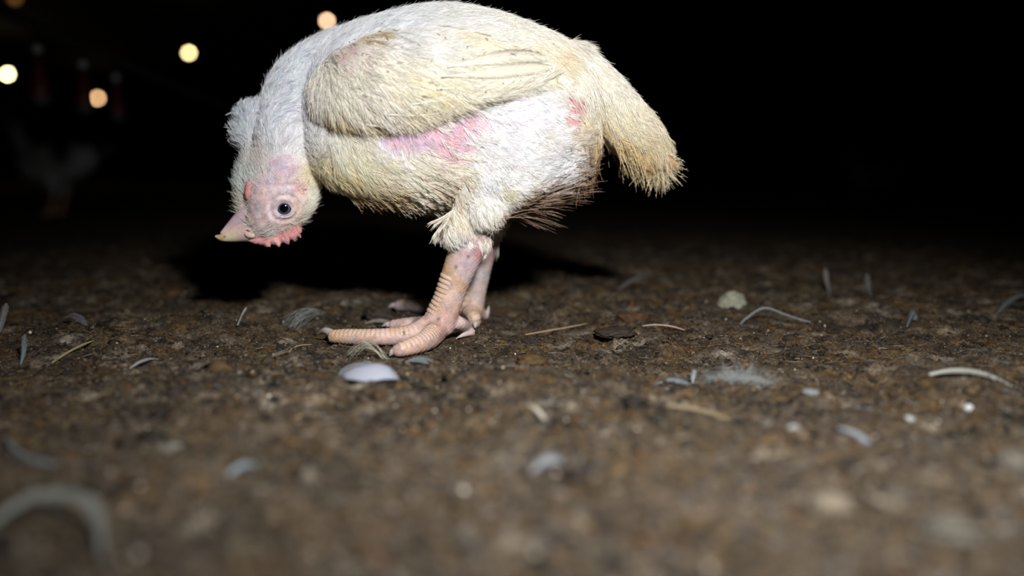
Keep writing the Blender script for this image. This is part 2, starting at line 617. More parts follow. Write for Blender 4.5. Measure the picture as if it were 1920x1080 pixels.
ANK = P(820, 606, YL - 0.003)
ANKF = P(880, 584, YF)
TOES = {
    'middle': toe_nodes([(ANK, 25), (P(800, 614, -0.008), 22), (gpt(770, 645, 19), 19), (gpt(730, 647, 17), 16.5), (gpt(690, 647, 16), 15.5), (gpt(650, 645, 15), 14.5), (gpt(622, 643, 13), 12)]),
    'inner': toe_nodes([(ANK, 24), (P(816, 622, -0.014), 22), (gpt(802, 655, 20), 20), (gpt(780, 663, 18), 17.5), (gpt(757, 668, 15), 14.5), (gpt(740, 669, 12), 11)]),
    'outer': toe_nodes([(ANK, 22), (P(810, 608, 0.012), 18), (gpt(785, 622, 15), 15), (gpt(757, 621, 13), 13), (gpt(735, 620, 11), 10)]),
    'hind': toe_nodes([(ANK, 22), (P(842, 603, 0.006), 16), (P(862, 606, 0.008), 13), (gpt(879, 626, 9), 9.5), (gpt(884, 630, 7), 7.5)]),
    'far_middle': toe_nodes([(ANKF, 21), (P(860, 588, YF + 0.015), 18), (gpt(828, 592, 15), 15), (gpt(795, 587, 13), 14), (gpt(765, 583, 12), 12), (gpt(745, 582, 10), 10)]),
    'far_inner': toe_nodes([(ANKF, 20), (P(884, 590, YF - 0.02), 16), (P(888, 594, YF - 0.034), 13), (gpt(890, 613, 11), 11.5), (gpt(891, 615, 9), 9)]),
    'far_hind': toe_nodes([(ANKF, 20), (P(894, 584, YF + 0.006), 14), (gpt(905, 600, 10), 10), (gpt(911, 600, 7), 7)]),
}

parts = [(TV, TF), ptube(NECK, 6, 32), ptube(SKULL, 6, 28), ptube(NAPE, 6, 24), ptube(THROAT, 6, 24), ptube(TAIL, 6, 32), ptube(THIGH, 6, 32),
         ptube(THIGH_F, 6, 32), ptube(LOBE_A, 6, 24), ptube(LOBE_B, 6, 24), ptube(SHANK, 6, 24), ptube(SHANK_F, 6, 24)]
for k, (pts, rr) in TOES.items():
    parts.append(wtube(pts, rr, 6, 18, side=(0, 0, 1)))

Z_HOCK = P(880, 446, 0)[2]
Z_HEAD = P(500, 320, YH)[2]


def smooth_mask(co):
    leg = np.clip((co[:, 2] - Z_HOCK) / 0.02, 0.05, 1)
    px = proj(co)
    head = (px[:, 0] < 612) & (px[:, 1] > 320)
    m = np.where(head, 0.35, 1.0)
    return np.where(px[:, 1] > 470, leg, m)


body_me, bco = remeshed(parts, 0.00155, 14, smooth_mask)

# ---- near-side paint coordinates: a point of the far half takes the place of its mirror image
def near_px(co):
    q = np.array(co, float)
    leg = q[:, 2] < Z_HOCK
    q[:, 1] = np.where(leg, q[:, 1], np.minimum(q[:, 1], 2 * YC - q[:, 1]))
    return proj(q)


bpx = near_px(bco)
# face relief: eye rings, brow fold, ear and the fold behind the beak
nrm = np.empty(len(bco) * 3, np.float32); body_me.vertices.foreach_get('normal', nrm); nrm = nrm.reshape(-1, 3).astype(float)
EYE = (533, 390)


def whiten(c):
    """The listed feather colours are as photographed; the plumage itself is a little paler."""
    c = np.asarray(c, float)
    m = c.mean(-1, keepdims=True)
    c = m + (c - m) * np.clip(1.35 - m / 255 * 0.75, 0.60, 0.95)
    c = np.clip(c, 0, 255) / 255
    return 255 * np.where(c > 0.6, c ** (0.98 - 0.36 * (c - 0.6) / 0.4), c ** 0.98) * 1.0


def rell(px, c, rx, ry, ang=0.0):
    dx, dy = px[:, 0] - c[0], px[:, 1] - c[1]
    ca, sa = math.cos(ang), math.sin(ang)
    return np.hypot((dx * ca + dy * sa) / rx, (-dx * sa + dy * ca) / ry)


facing = np.abs(nrm[:, 1]) > 0.25
disp = np.zeros(len(bco))
r = rell(bpx, EYE, 1, 0.86, -0.25)
disp += np.where(facing, 0.0012 * np.exp(-((r - 19) / 4) ** 2) - 0.0008 * np.exp(-((r - 28) / 3) ** 2) + 0.0004 * np.exp(-((r - 34) / 4) ** 2)
                 - 0.0030 * np.exp(-(r / 11) ** 2), 0)
disp += np.where(facing, -0.0012 * np.exp(-rell(bpx, (497, 408), 30, 3.5, -0.75) ** 2) + 0.0009 * np.exp(-rell(bpx, (505, 415), 30, 5, -0.6) ** 2), 0)
disp += np.where(facing, -0.0013 * np.exp(-rell(bpx, (565, 352), 13, 4, 0.1) ** 2) + 0.0016 * np.exp(-rell(bpx, (530, 312), 20, 15) ** 2), 0)
disp += np.where(facing, 0.0008 * np.exp(-rell(bpx, (535, 356), 34, 5, -0.1) ** 2) - 0.0006 * np.exp(-rell(bpx, (530, 348), 34, 4, -0.1) ** 2), 0)
headm = (bpx[:, 0] < 605) & (bpx[:, 1] > 330)
disp += np.where(headm, 0.00035 * noise2(bpx[:, 0] / 9, bpx[:, 1] / 9, 31) + 0.0002 * noise2(bpx[:, 0] / 4, bpx[:, 1] / 4, 32), 0)
# scaly relief on the bare shanks and toes
legm = bpx[:, 1] > 455
disp += np.where(legm, 0.00042 * np.sin(bpx[:, 1] * 0.95 + 0.5 * noise2(bpx[:, 0] / 7, bpx[:, 1] / 7, 33)) * np.cos(bpx[:, 0] * 0.9), 0)
# loose folds and gooseflesh on bare flank skin
patch = np.exp(-rell(bpx, (800, 245), 120, 45, -0.2) ** 2)
disp += patch * (0.0004 * noise2(bpx[:, 0] / 4, bpx[:, 1] / 4, 34) + 0.0006 * noise2(bpx[:, 0] / 14, bpx[:, 1] / 9, 35))
bco = bco + nrm * disp[:, None]
body_me.vertices.foreach_set('co', bco.astype(np.float32).ravel())
body_me.update()

# ---- bare skin masks (1 = bare)
def soft(r, k=4.0):
    return 1 / (1 + np.exp((r - 1) * k * 2))


def bare(px):
    b = soft(rell(px, (510, 380), 72, 62, -0.55), 4)
    b = np.maximum(b, soft(rell(px, (530, 315), 34, 27), 4))
    b = np.maximum(b, 0.97 * soft(rell(px, (800, 246), 122, 38, -0.08), 4))
    b = np.maximum(b, 0.97 * soft(rell(px, (862, 222), 50, 30, -0.3), 4))
    b = np.maximum(b, 0.95 * soft(rell(px, (850, 272), 44, 38, 0.3), 3))
    b = np.maximum(b, 0.97 * soft(rell(px, (1072, 200), 28, 52, 0.25), 4))
    b = np.maximum(b, 0.8 * soft(rell(px, (1045, 155), 20, 18, 0.3), 3))
    b = np.maximum(b, 0.94 * soft(rell(px, (1000, 396), 85, 19, -0.28), 3))
    b = np.maximum(b, np.where(((px[:, 1] > 458) & (px[:, 0] > 780)) | (px[:, 1] > 500), 1.0, 0.0))
    b = np.maximum(b, np.where((px[:, 1] > 432) & (px[:, 0] > 876) & (px[:, 1] < 470), 0.8, 0.0))
    return b


SKIN = [((505, 390), (212, 180, 184), 60), ((530, 312), (202, 172, 194), 22), ((580, 325), (220, 160, 170), 18), ((505, 340), (206, 180, 194), 22), ((470, 352), (206, 120, 124), 10),
        ((566, 352), (205, 120, 130), 10), ((520, 372), (205, 190, 200), 22), ((445, 370), (200, 170, 165), 20), ((565, 395), (222, 190, 180), 18),
        ((790, 250), (204, 160, 190), 60), ((870, 220), (194, 134, 156), 40), ((850, 270), (206, 146, 165), 34), ((700, 265), (190, 160, 190), 30),
        ((1072, 205), (208, 134, 148), 30), ((1045, 155), (214, 170, 190), 22), ((985, 398), (104, 54, 50), 34), ((1050, 378), (112, 62, 56), 26), ((1090, 330), (110, 80, 66), 40),
        ((890, 445), (216, 176, 190), 26), ((900, 470), (206, 140, 146), 18), ((870, 480), (212, 176, 182), 24), ((845, 545), (206, 176, 172), 22),
        ((862, 535), (208, 160, 126), 14), ((832, 610), (212, 160, 148), 26), ((770, 630), (208, 170, 158), 30), ((690, 640), (208, 172, 162), 30), ((630, 635), (208, 170, 140), 20),
        ((770, 655), (214, 166, 146), 20), ((870, 610), (214, 182, 178), 16), ((905, 520), (190, 176, 176), 26), ((890, 595), (205, 170, 140), 16),
        ((828, 515), (204, 160, 106), 22), ((806, 570), (204, 152, 96), 16), ((770, 640), (206, 166, 140), 16), ((845, 475), (206, 164, 110), 10), ((780, 573), (196, 180, 186), 26)]


def idw(px, guides, power=3.0):
    """Blend guide values ((x,y), value, size) by inverse distance."""
    num = np.zeros((len(px), len(np.atleast_1d(guides[0][1])))); den = np.zeros(len(px))
    for (c, v, s) in guides:
        d = np.hypot(px[:, 0] - c[0], px[:, 1] - c[1]) / s
        wq = 1 / (0.08 + d ** power)
        num += wq[:, None] * np.atleast_1d(np.asarray(v, float)); den += wq
    return num / den[:, None]


FEATHER = [((560, 140), (214, 222, 236), 45), ((500, 210), (206, 213, 226), 45), ((455, 240), (186, 196, 204), 28), ((545, 240), (222, 222, 232), 30),
           ((598, 270), (232, 234, 240), 22), ((592, 330), (226, 212, 170), 18), ((590, 375), (226, 222, 204), 14), ((450, 330), (196, 204, 200), 24),
           ((480, 300), (206, 198, 194), 20), ((440, 385), (186, 186, 170), 16), ((690, 45), (220, 226, 236), 40), ((800, 20), (226, 226, 222), 40),
           ((950, 45), (232, 228, 214), 50), ((955, 78), (232, 216, 176), 22), ((1060, 110), (236, 228, 208), 40), ((1010, 90), (222, 200, 156), 16),
           ((1130, 130), (230, 224, 206), 36), ((1160, 190), (220, 210, 184), 34), ((1215, 235), (206, 194, 166), 26), ((1180, 265), (206, 176, 120), 24),
           ((1120, 235), (206, 180, 130), 18), ((1250, 290), (184, 168, 134), 22), ((1210, 290), (186, 150, 92), 18), ((1235, 255), (206, 170, 124), 16),
           ((640, 275), (240, 230, 196), 30), ((632, 310), (244, 214, 150), 18), ((690, 300), (232, 222, 188), 30), ((650, 345), (228, 208, 164), 24),
           ((700, 365), (204, 186, 150), 26), ((760, 340), (230, 222, 200), 30), ((780, 385), (196, 182, 154), 30), ((730, 270), (220, 216, 224), 30),
           ((860, 320), (224, 212, 188), 26), ((830, 360), (204, 190, 164), 26), ((860, 390), (222, 214, 194), 20), ((960, 230), (222, 222, 230), 60),
           ((990, 255), (226, 216, 190), 18), ((890, 320), (222, 224, 234), 26), ((1020, 320), (214, 216, 222), 40), ((900, 370), (230, 228, 222), 24),
           ((950, 330), (232, 232, 228), 30), ((1090, 270), (196, 180, 160), 20), ((1100, 320), (120, 96, 74), 22), ((1060, 372), (128, 104, 82), 26),
           ((970, 385), (150, 126, 104), 24), ((1000, 405), (110, 88, 70), 26), ((905, 402), (240, 234, 214), 18), ((860, 440), (226, 228, 226), 18),
           ((880, 425), (216, 190, 180), 12), ((930, 345), (214, 204, 170), 14), ((1105, 350), (112, 88, 68), 20)]

FLOW = [((700, 50), (1, -0.25), 50), ((610, 90), (0.75, -0.55), 40), ((540, 150), (0.62, -0.62), 40), ((500, 190), (0.4, -0.75), 30), ((450, 230), (-0.5, -0.75), 24),
        ((530, 215), (0.75, -0.3), 26), ((575, 235), (0.35, -0.9), 24), ((605, 280), (0.0, -1), 20), ((540, 270), (0.45, -0.8), 24), ((490, 270), (-0.2, -1), 22),
        ((590, 340), (0.25, -1), 20), ((580, 385), (0.6, -0.8), 16), ((440, 350), (-0.65, -0.75), 20), ((440, 390), (-0.75, -0.5), 20), ((480, 320), (-0.3, -1), 20),
        ((505, 400), (-0.6, 0.7), 24), ((800, 15), (1, -0.1), 50), ((900, 30), (1, 0.08), 50), ((1000, 70), (0.95, 0.35), 50), ((1080, 120), (0.8, 0.6), 40),
        ((1150, 150), (0.75, 0.7), 36), ((1180, 200), (0.8, 0.6), 36), ((1130, 220), (0.45, 0.9), 24), ((1180, 260), (0.45, 0.9), 24), ((1240, 270), (0.6, 0.8), 26), ((1260, 310), (0.3, 1), 20),
        ((640, 260), (0.35, 0.75), 36), ((640, 330), (0.7, 0.6), 36), ((700, 300), (0.85, 0.4), 36), ((740, 350), (0.75, 0.65), 36), ((720, 385), (0.7, 0.75), 30),
        ((800, 380), (0.6, 0.85), 30), ((800, 330), (0.9, 0.3), 30), ((740, 270), (0.15, 1), 30), ((690, 255), (0.15, 1), 26), ((860, 300), (0.9, -0.1), 26), ((860, 340), (0.7, 0.7), 26), ((850, 390), (0.3, 1), 26),
        ((880, 250), (0.9, 0.5), 30), ((940, 210), (0.95, 0.25), 40), ((1000, 250), (1, 0.2), 40), ((900, 310), (0.6, 0.8), 30), ((950, 320), (0.95, 0.4), 30),
        ((1030, 310), (1, 0.1), 40), ((890, 370), (0.2, 1), 24), ((910, 405), (0.05, 1), 18), ((858, 430), (0.3, 1), 18), ((1080, 260), (1, 0.1), 30),
        ((1000, 390), (1, -0.3), 36), ((1080, 360), (1, -0.15), 30), ((1080, 180), (0.6, 0.8), 20)]

#        centre, (length px, width px, lift, count weight)
SHAPE = [((530, 200), (26, 11, 0.16, 1.5), 50), ((455, 240), (22, 9, 0.35, 1.6), 24), ((600, 280), (24, 9, 0.10, 1.5), 26), ((445, 370), (13, 4, 0.55, 2.0), 26),
         ((505, 400), (8, 2.5, 0.5, 0.8), 40), ((590, 360), (15, 6, 0.2, 1.8), 20), ((620, 80), (40, 16, 0.1, 1.0), 50), ((800, 25), (48, 20, 0.14, 1.0), 60),
         ((1000, 70), (48, 20, 0.14, 1.0), 60), ((1130, 150), (50, 20, 0.2, 1.1), 40), ((1190, 230), (62, 17, 0.28, 1.3), 36), ((1240, 280), (38, 11, 0.35, 1.9), 30),
         ((1120, 230), (50, 10, 0.35, 1.3), 20), ((660, 300), (40, 16, 0.15, 1.1), 50), ((720, 375), (44, 13, 0.45, 1.1), 36), ((800, 380), (44, 14, 0.42, 1.1), 36),
         ((740, 275), (22, 6, 0.2, 0.8), 34), ((970, 250), (30, 13, 0.26, 1.4), 60), ((1040, 300), (30, 12, 0.36, 1.5), 40), ((890, 380), (30, 12, 0.2, 1.4), 30),
         ((905, 402), (15, 8, 0.08, 2.6), 20), ((858, 438), (14, 8, 0.08, 2.6), 20), ((1050, 205), (18, 7, 0.2, 1.0), 22), ((1020, 390), (62, 5, 0.35, 0.7), 36), ((1095, 330), (40, 6, 0.5, 0.9), 30), ((870, 260), (42, 6, 0.2, 0.8), 26)]

sk_ = idw(bpx, SKIN)
sk_ = sk_ * 0.76 + sk_.mean(1)[:, None] * 0.24
mot = (noise2(bpx[:, 0] / 13, bpx[:, 1] / 13, 51) + 0.7 * noise2(bpx[:, 0] / 6, bpx[:, 1] / 6, 52))[:, None]
sk_ = sk_ + mot * np.array([5.0, -2.0, -9.0])
sk_ = sk_ * np.where(bpx[:, 1] > 455, 0.90, 1.0)[:, None]
skin = lin(np.minimum(sk_ * 1.06, 250))
under = lin(whiten(idw(bpx, FEATHER))) * 0.9
bm_ = bare(bpx)[:, None]
shade = np.clip(0.9 + 0.18 * noise2(bpx[:, 0] / 9, bpx[:, 1] / 9, 41) + 0.1 * noise2(bpx[:, 0] / 3.5, bpx[:, 1] / 3.5, 42), 0.5, 1.2)[:, None]
bcol = under * (1 - bm_) + skin * bm_ * shade
bcol[:, 0] = np.minimum(bcol[:, 0], 0.95)
# small dark scabs on the legs
for c, rr in (((878, 481), 3), ((816, 575), 3.5), ((822, 598), 4), ((757, 625), 4), ((855, 500), 2.5), ((410, 445), 2.0)):
    bcol *= (1 - 0.85 * np.exp(-rell(bpx, c, rr, rr) ** 2))[:, None]

chicken = empty('chicken', (float(P(850, 640, YC)[0]), YC, 0.0), 'white patchy-feathered chicken standing on the litter with its head bent down', 'chicken')
paint(body_me, bcol)
body = adopt(link('body', body_me, M['skin']), chicken)

bvh = BVHTree.FromPolygons([tuple(v) for v in bco], [tuple(p.vertices) for p in body_me.polygons])


def hit(px, py, tree=bvh):
    d = Vector(ray(px, py)).normalized()
    loc, n, i, dist = tree.ray_cast(Vector(CAM), d)
    return (np.array(loc), np.array(n)) if loc is not None else (None, None)


# ------------------------------------------------------------------ wings: a shell that lies on the flank
W_TOP = np.array([(577, 172), (583, 138), (602, 108), (640, 80), (700, 56), (780, 46), (860, 54), (940, 76), (1000, 104), (1036, 138)], float)
W_BOT = np.array([(577, 176), (583, 204), (602, 224), (640, 240), (700, 245), (780, 236), (860, 208), (940, 190), (1000, 172), (1036, 150)], float)
NU, NV = 70, 30
us = np.linspace(0, 1, NU)
xs_w = 577 + (1036 - 577) * (0.5 - 0.5 * np.cos(us * math.pi)) ** 1.0
outer, inner = [], []
for x in xs_w:
    t, b = np.interp(x, W_TOP[:, 0], W_TOP[:, 1]), np.interp(x, W_BOT[:, 0], W_BOT[:, 1])
    e = math.sqrt(max(0.0, 1 - (max(0, 660 - x) / 83.5) ** 2)) * (1 if x < 860 else 1 - 0.72 * (x - 860) / 176)
    for v in np.linspace(0, 1, NV):
        py = t + (b - t) * v
        p = on_torso(x, py)
        q = 2 * v - 1
        prof = (1 - abs(q) ** 3.0) ** 0.55
        bulge = 0.022 * e * prof * (0.6 + 0.55 * v)
        ny = bulge
        # shift outward along the flank's own outward direction
        nz = (p[2] - np.interp(p[0], tx, tc_)) / np.interp(p[0], tx, th_) ** 2
        nyy = (p[1] - YC) / np.interp(p[0], tx, tw_) ** 2
        nn = np.array([0, nyy, nz]); nn /= np.linalg.norm(nn)
        pp = P(x, py, p[1] + nn[1] * ny) if v > 0.02 else p
        outer.append(pp)
        inner.append(p - nn * 0.012)
outer, inner = np.array(outer), np.array(inner)


def wing_mesh(flip):
    V = np.vstack([outer, inner]).copy()
    if flip:
        V[:, 1] = 2 * YC - V[:, 1]
    n = NU * NV
    F = []
    for i in range(NU - 1):
        for j in range(NV - 1):
            a, b, c, d = i * NV + j, (i + 1) * NV + j, (i + 1) * NV + j + 1, i * NV + j + 1
            F.append((a, b, c, d)); F.append((n + d, n + c, n + b, n + a))
        F.append((i * NV, n + i * NV, n + (i + 1) * NV, (i + 1) * NV))
        F.append((i * NV + NV - 1, (i + 1) * NV + NV - 1, n + (i + 1) * NV + NV - 1, n + i * NV + NV - 1))
    for j in range(NV - 1):
        F.append((j, j + 1, n + j + 1, n + j))
        e = (NU - 1) * NV
        F.append((e + j, n + e + j, n + e + j + 1, e + j + 1))
    if flip:
        F = [f[::-1] for f in F]
    return V, F


WCOL = [((620, 150), (226, 222, 206), 40), ((660, 95), (214, 176, 180), 9), ((640, 112), (212, 170, 174), 7), ((690, 70), (206, 180, 140), 12), ((760, 36), (214, 150, 160), 10), ((800, 32), (206, 180, 130), 12),
        ((720, 60), (222, 222, 224), 30), ((780, 80), (236, 236, 236), 40), ((760, 140), (238, 230, 200), 40), ((780, 150), (240, 216, 150), 14), ((850, 120), (238, 232, 210), 40),
        ((840, 60), (236, 226, 196), 40), ((920, 80), (234, 218, 180), 22), ((950, 120), (234, 232, 220), 40), ((1000, 140), (224, 214, 190), 22), ((612, 208), (206, 182, 142), 18),
        ((660, 228), (218, 204, 170), 24), ((720, 235), (226, 216, 186), 26), ((780, 228), (230, 220, 190), 26), ((840, 200), (228, 220, 190), 30), ((900, 170), (232, 226, 202), 30),
        ((690, 180), (228, 222, 212), 26), ((740, 195), (226, 212, 188), 20), ((590, 185), (222, 214, 200), 14)]
WFLOW = [((590, 130), (-0.15, 0.9), 20), ((600, 180), (0.3, 1), 26), ((640, 100), (0.5, 0.5), 30), ((650, 150), (0.6, 0.6), 36), ((640, 215), (0.85, 0.5), 30), ((700, 232), (1, 0.2), 30),
         ((720, 180), (0.85, 0.5), 40), ((720, 90), (0.9, 0.3), 40), ((800, 60), (1, 0.05), 50), ((800, 140), (0.95, 0.35), 50), ((800, 215), (1, -0.15), 40), ((880, 100), (1, 0.15), 50),
         ((880, 180), (1, -0.15), 40), ((960, 100), (1, 0.3), 40), ((960, 160), (1, -0.12), 40), ((1020, 145), (1, 0.0), 30)]
WSHAPE = [((600, 160), (26, 13, 0.08, 1.4), 40), ((660, 100), (26, 10, 0.1, 0.9), 26), ((700, 150), (36, 18, 0.08, 1.2), 50), ((660, 230), (60, 16, 0.05, 1.1), 36), ((760, 220), (80, 17, 0.05, 1.1), 40),
          ((800, 100), (46, 20, 0.09, 1.0), 50), ((840, 60), (48, 20, 0.12, 1.0), 50), ((880, 150), (76, 17, 0.06, 1.0), 50), ((980, 130), (44, 14, 0.08, 1.0), 40)]


# ------------------------------------------------------------------ plumage: every feather is a shaft with barbs
class Plumage:
    def __init__(self):
        self.p, self.r, self.c = [], [], []

    def add(self, pts, rad, col):
        self.p.append(pts.reshape(-1, 5, 3)); self.r.append(rad.reshape(-1, 5)); self.c.append(col.reshape(-1, 3))

    def build(self, name, mat):
        p = np.concatenate(self.p).astype(np.float32); r = np.concatenate(self.r).astype(np.float32); c = np.concatenate(self.c)
        n = len(p)
        cu = bpy.data.hair_curves.new(name)
        cu.add_curves([5] * n)
        cu.attributes['position'].data.foreach_set('vector', p.ravel())
        ra = cu.attributes.get('radius') or cu.attributes.new('radius', 'FLOAT', 'POINT')
        ra.data.foreach_set('value', r.ravel())
        ca = cu.attributes.new('col', 'FLOAT_COLOR', 'POINT')
        cc = np.ones((n, 5, 4), np.float32); cc[:, :, :3] = c[:, None, :]
        ca.data.foreach_set('color', cc.ravel())
        o = bpy.data.objects.new(name, cu)
        COL.objects.link(o)
        cu.materials.append(mat)
        return o


PXM = 0.00057


def surface_samples(co, tris, n):
    a, b, c = co[tris[:, 0]], co[tris[:, 1]], co[tris[:, 2]]
    ar = np.linalg.norm(np.cross(b - a, c - a), axis=1)
    k = RNG.choice(len(tris), n, p=ar / ar.sum())
    u, v = RNG.random(n), RNG.random(n)
    f = u + v > 1
    u[f], v[f] = 1 - u[f], 1 - v[f]
    return a[k] + (b - a)[k] * u[:, None] + (c - a)[k] * v[:, None]


def tri_of(me):
    me.calc_loop_triangles()
    t = np.empty(len(me.loop_triangles) * 3, np.int32)
    me.loop_triangles.foreach_get('vertices', t)
    return t.reshape(-1, 3)


def grow_feathers(plume, tree, pts, pxy, flow, colors, shape, barbs=22, jitter=0.15, vane_r=0.00014, free=False):
    fl = idw(pxy, flow); sh = idw(pxy, shape); cl = idw(pxy, colors)
    NS = 5
    Rs, Ns, Ts, keep = [], [], [], []
    for i in range(len(pts)):
        L = sh[i, 0] * PXM * random.uniform(0.75, 1.25)
        dirw = Vector((fl[i, 0], 0, -fl[i, 1])) + Vector((random.gauss(0, jitter), random.gauss(0, jitter), random.gauss(0, jitter)))
        loc, n, fi, _ = tree.find_nearest(Vector(pts[i]))
        if loc is None:
            continue
        R, N, T = [], [], []
        ok = True
        lift = sh[i, 2] * random.uniform(0.6, 1.3)
        p = loc.copy(); nn = n.copy()
        for s in range(NS):
            t = dirw - nn * dirw.dot(nn)
            if t.length < 1e-4:
                ok = False; break
            t.normalize()
            f = s / (NS - 1)
            R.append(p + nn * (0.0008 + lift * L * (0.12 * f + 0.42 * f * f))); N.append(nn.copy()); T.append(t)
            q = p + t * (L / (NS - 1))
            l2, n2, _, dd = tree.find_nearest(q)
            # past an edge or a far outline the feather carries on through the air
            if free:
                p = q - Vector((0, 0, 0.10 * s * L / (NS - 1)))
                dirw = (dirw.normalized() * 0.8 + t * 0.2)
            elif dd > (0.15 if sh[i, 2] > 0.27 else 1.1) * L / (NS - 1) or n2.dot(nn) < (0.3 if sh[i, 2] > 0.27 else -0.2):
                p = q
            else:
                p = l2.lerp(q, 0.3); nn = (nn * 0.4 + n2 * 0.6).normalized()
        if ok:
            Rs.append(R); Ns.append(N); Ts.append(T); keep.append(i)
    Rs, Ns, Ts = np.array(Rs), np.array(Ns), np.array(Ts)
    keep = np.array(keep)
    n = len(keep)
    sh, cl = sh[keep], cl[keep]
    S = np.cross(Ns, Ts)
    W = sh[:, 1] * PXM * RNG.uniform(0.75, 1.25, n)
    L = np.linalg.norm(np.diff(Rs, axis=1), axis=2).sum(1)
    fcol = 1.12 * lin(np.clip(whiten(cl) + RNG.normal(0, 7, (n, 1)) + RNG.normal(0, 2, (n, 3)), 0, 255))
    # shaft
    rad = np.tile(np.array([0.00028, 0.00026, 0.0002, 0.00014, 0.00006]), (n, 1))
    plume.add(Rs, rad, np.minimum(fcol * 1.1, 0.97))
    for side in (-1, 1):
        for b in range(barbs):
            s0 = np.clip((b + RNG.uniform(-0.4, 0.6, n)) / barbs, 0.02, 0.98)
            f = s0 * (NS - 1); k = np.minimum(f.astype(int), NS - 2); u = (f - k)[:, None]
            ii = np.arange(n)
            base = Rs[ii, k] * (1 - u) + Rs[ii, k + 1] * u
            tt = Ts[ii, k] * (1 - u) + Ts[ii, k + 1] * u
            nn = Ns[ii, k]; ss = S[ii, k] * side
            prof = np.minimum(1, 2.2 * (1 - s0) + 0.25) * np.minimum(1, 0.45 + 2.2 * s0)
            bl = (1.75 * W * prof * RNG.uniform(0.75, 1.25, n))[:, None]
            droop = (RNG.normal(0.0, 0.045, n) - 0.03)[:, None]
            a0 = RNG.uniform(0.42, 0.62, n)[:, None]
            pts5 = []
            for q in (0, 0.25, 0.5, 0.75, 1.0):
                pts5.append(base + bl * (ss * (np.sin(a0) * (q - 0.25 * q * q)) + tt * (np.cos(a0) * q + 0.15 * q * q) + nn * (droop * q * q)))
            pp = np.stack(pts5, 1)
            rr = np.tile(vane_r * np.array([1.0, 0.95, 0.85, 0.65, 0.28]), (n, 1))
            cc = np.minimum(fcol * RNG.uniform(0.78, 1.12, (n, 1)), 0.96)
            plume.add(pp, rr, cc)
    return n


def grow_down(plume, tree, pts, pxy, flow, colors, length, spread=0.5, lift=0.6, rad=0.00010, dark=1.0):
    """Loose hair-like down between the feathers."""
    fl = idw(pxy, flow); cl = idw(pxy, colors)
    n = len(pts)
    N = np.empty((n, 3)); B = np.empty((n, 3))
    for i in range(n):
        l, nn, _, _ = tree.find_nearest(Vector(pts[i]))
        N[i] = nn; B[i] = l
    d = np.stack([fl[:, 0], np.zeros(n), -fl[:, 1]], 1) + RNG.normal(0, spread, (n, 3))
    t = d - N * (d * N).sum(1)[:, None]
    t /= np.linalg.norm(t, axis=1)[:, None] + 1e-9
    L = (length * PXM * RNG.uniform(0.5, 1.4, n))[:, None]
    lf = (lift * RNG.uniform(0.3, 1.3, n))[:, None]
    bend = RNG.normal(0, 0.3, (n, 3))
    pp = np.stack([B + L * (t * q + N * (lf * q * (1 - 0.45 * q)) + bend * q * q * 0.5) for q in (0, 0.25, 0.5, 0.75, 1)], 1)
    rr = np.tile(rad * np.array([1, 0.95, 0.8, 0.6, 0.25]), (n, 1))
    plume.add(pp, rr, np.minimum(1.12 * lin(np.clip(whiten(cl) * dark + RNG.normal(0, 9, (n, 1)), 0, 255)), 0.96))


tris = tri_of(body_me)
cand = surface_samples(bco, tris, 30000)
cpx = near_px(cand)
far = cand[:, 1] > YC + 0.015
wt = idw(cpx, SHAPE)
prob = np.clip(1 - bare(cpx), 0, 1) * wt[:, 3] / 2.0
prob *= np.where(far, 0.3, 1.0)
prob *= np.where(cpx[:, 1] > 452, 0, 1)
headfur = np.clip((cpx[:, 1] - 262) / 40, 0, 1) * (cpx[:, 0] < 614)
prob *= 1 - headfur
sel = RNG.random(len(cand)) < prob * 0.95
body_plume = Plumage()
NF1 = grow_feathers(body_plume, bvh, cand[sel], cpx[sel], FLOW, FEATHER, SHAPE)
# the head and upper throat carry fine short hair-feathers instead of vanes
ch_ = surface_samples(bco, tris, 330000)
ch_ = ch_[(ch_[:, 0] < P(622, 300, YH)[0])]
chp = near_px(ch_)
kp = (chp[:, 0] < 614) & (chp[:, 1] > 255) & (RNG.random(len(ch_)) < (1 - bare(chp)) * np.where(ch_[:, 1] > YC + 0.015, 0.3, 1.0))
grow_down(body_plume, bvh, ch_[kp], chp[kp], FLOW, FEATHER, 17, 0.22, 0.30, rad=0.00012)
# down over everything feathered, thin hairs over the bare places
cand2 = surface_samples(bco, tris, 60000)
cpx2 = near_px(cand2)
pr2 = np.clip(1 - bare(cpx2), 0.0, 1) * np.where(cand2[:, 1] > YC + 0.015, 0.25, 0.8) * np.where(cpx2[:, 1] > 452, 0, 1)
s2 = RNG.random(len(cand2)) < pr2
grow_down(body_plume, bvh, cand2[s2], cpx2[s2], FLOW, FEATHER, 17, 0.45, 0.55)
bare_flank = (bare(cpx2) > 0.4) & (cpx2[:, 1] < 420) & (cpx2[:, 0] > 620) & (RNG.random(len(cand2)) < 0.35)
grow_down(body_plume, bvh, cand2[bare_flank], cpx2[bare_flank], FLOW, FEATHER, 22, 0.35, 0.35, rad=0.00012)
face = (bare(cpx2) > 0.4) & (cpx2[:, 1] < 440) & (cpx2[:, 0] < 612) & (RNG.random(len(cand2)) < 0.8)
face &= np.hypot(cpx2[:, 0] - EYE[0], (cpx2[:, 1] - EYE[1]) * 1.1) > 28
grow_down(body_plume, bvh, cand2[face], cpx2[face], FLOW, FEATHER, 7, 0.3, 0.25, rad=0.00007)

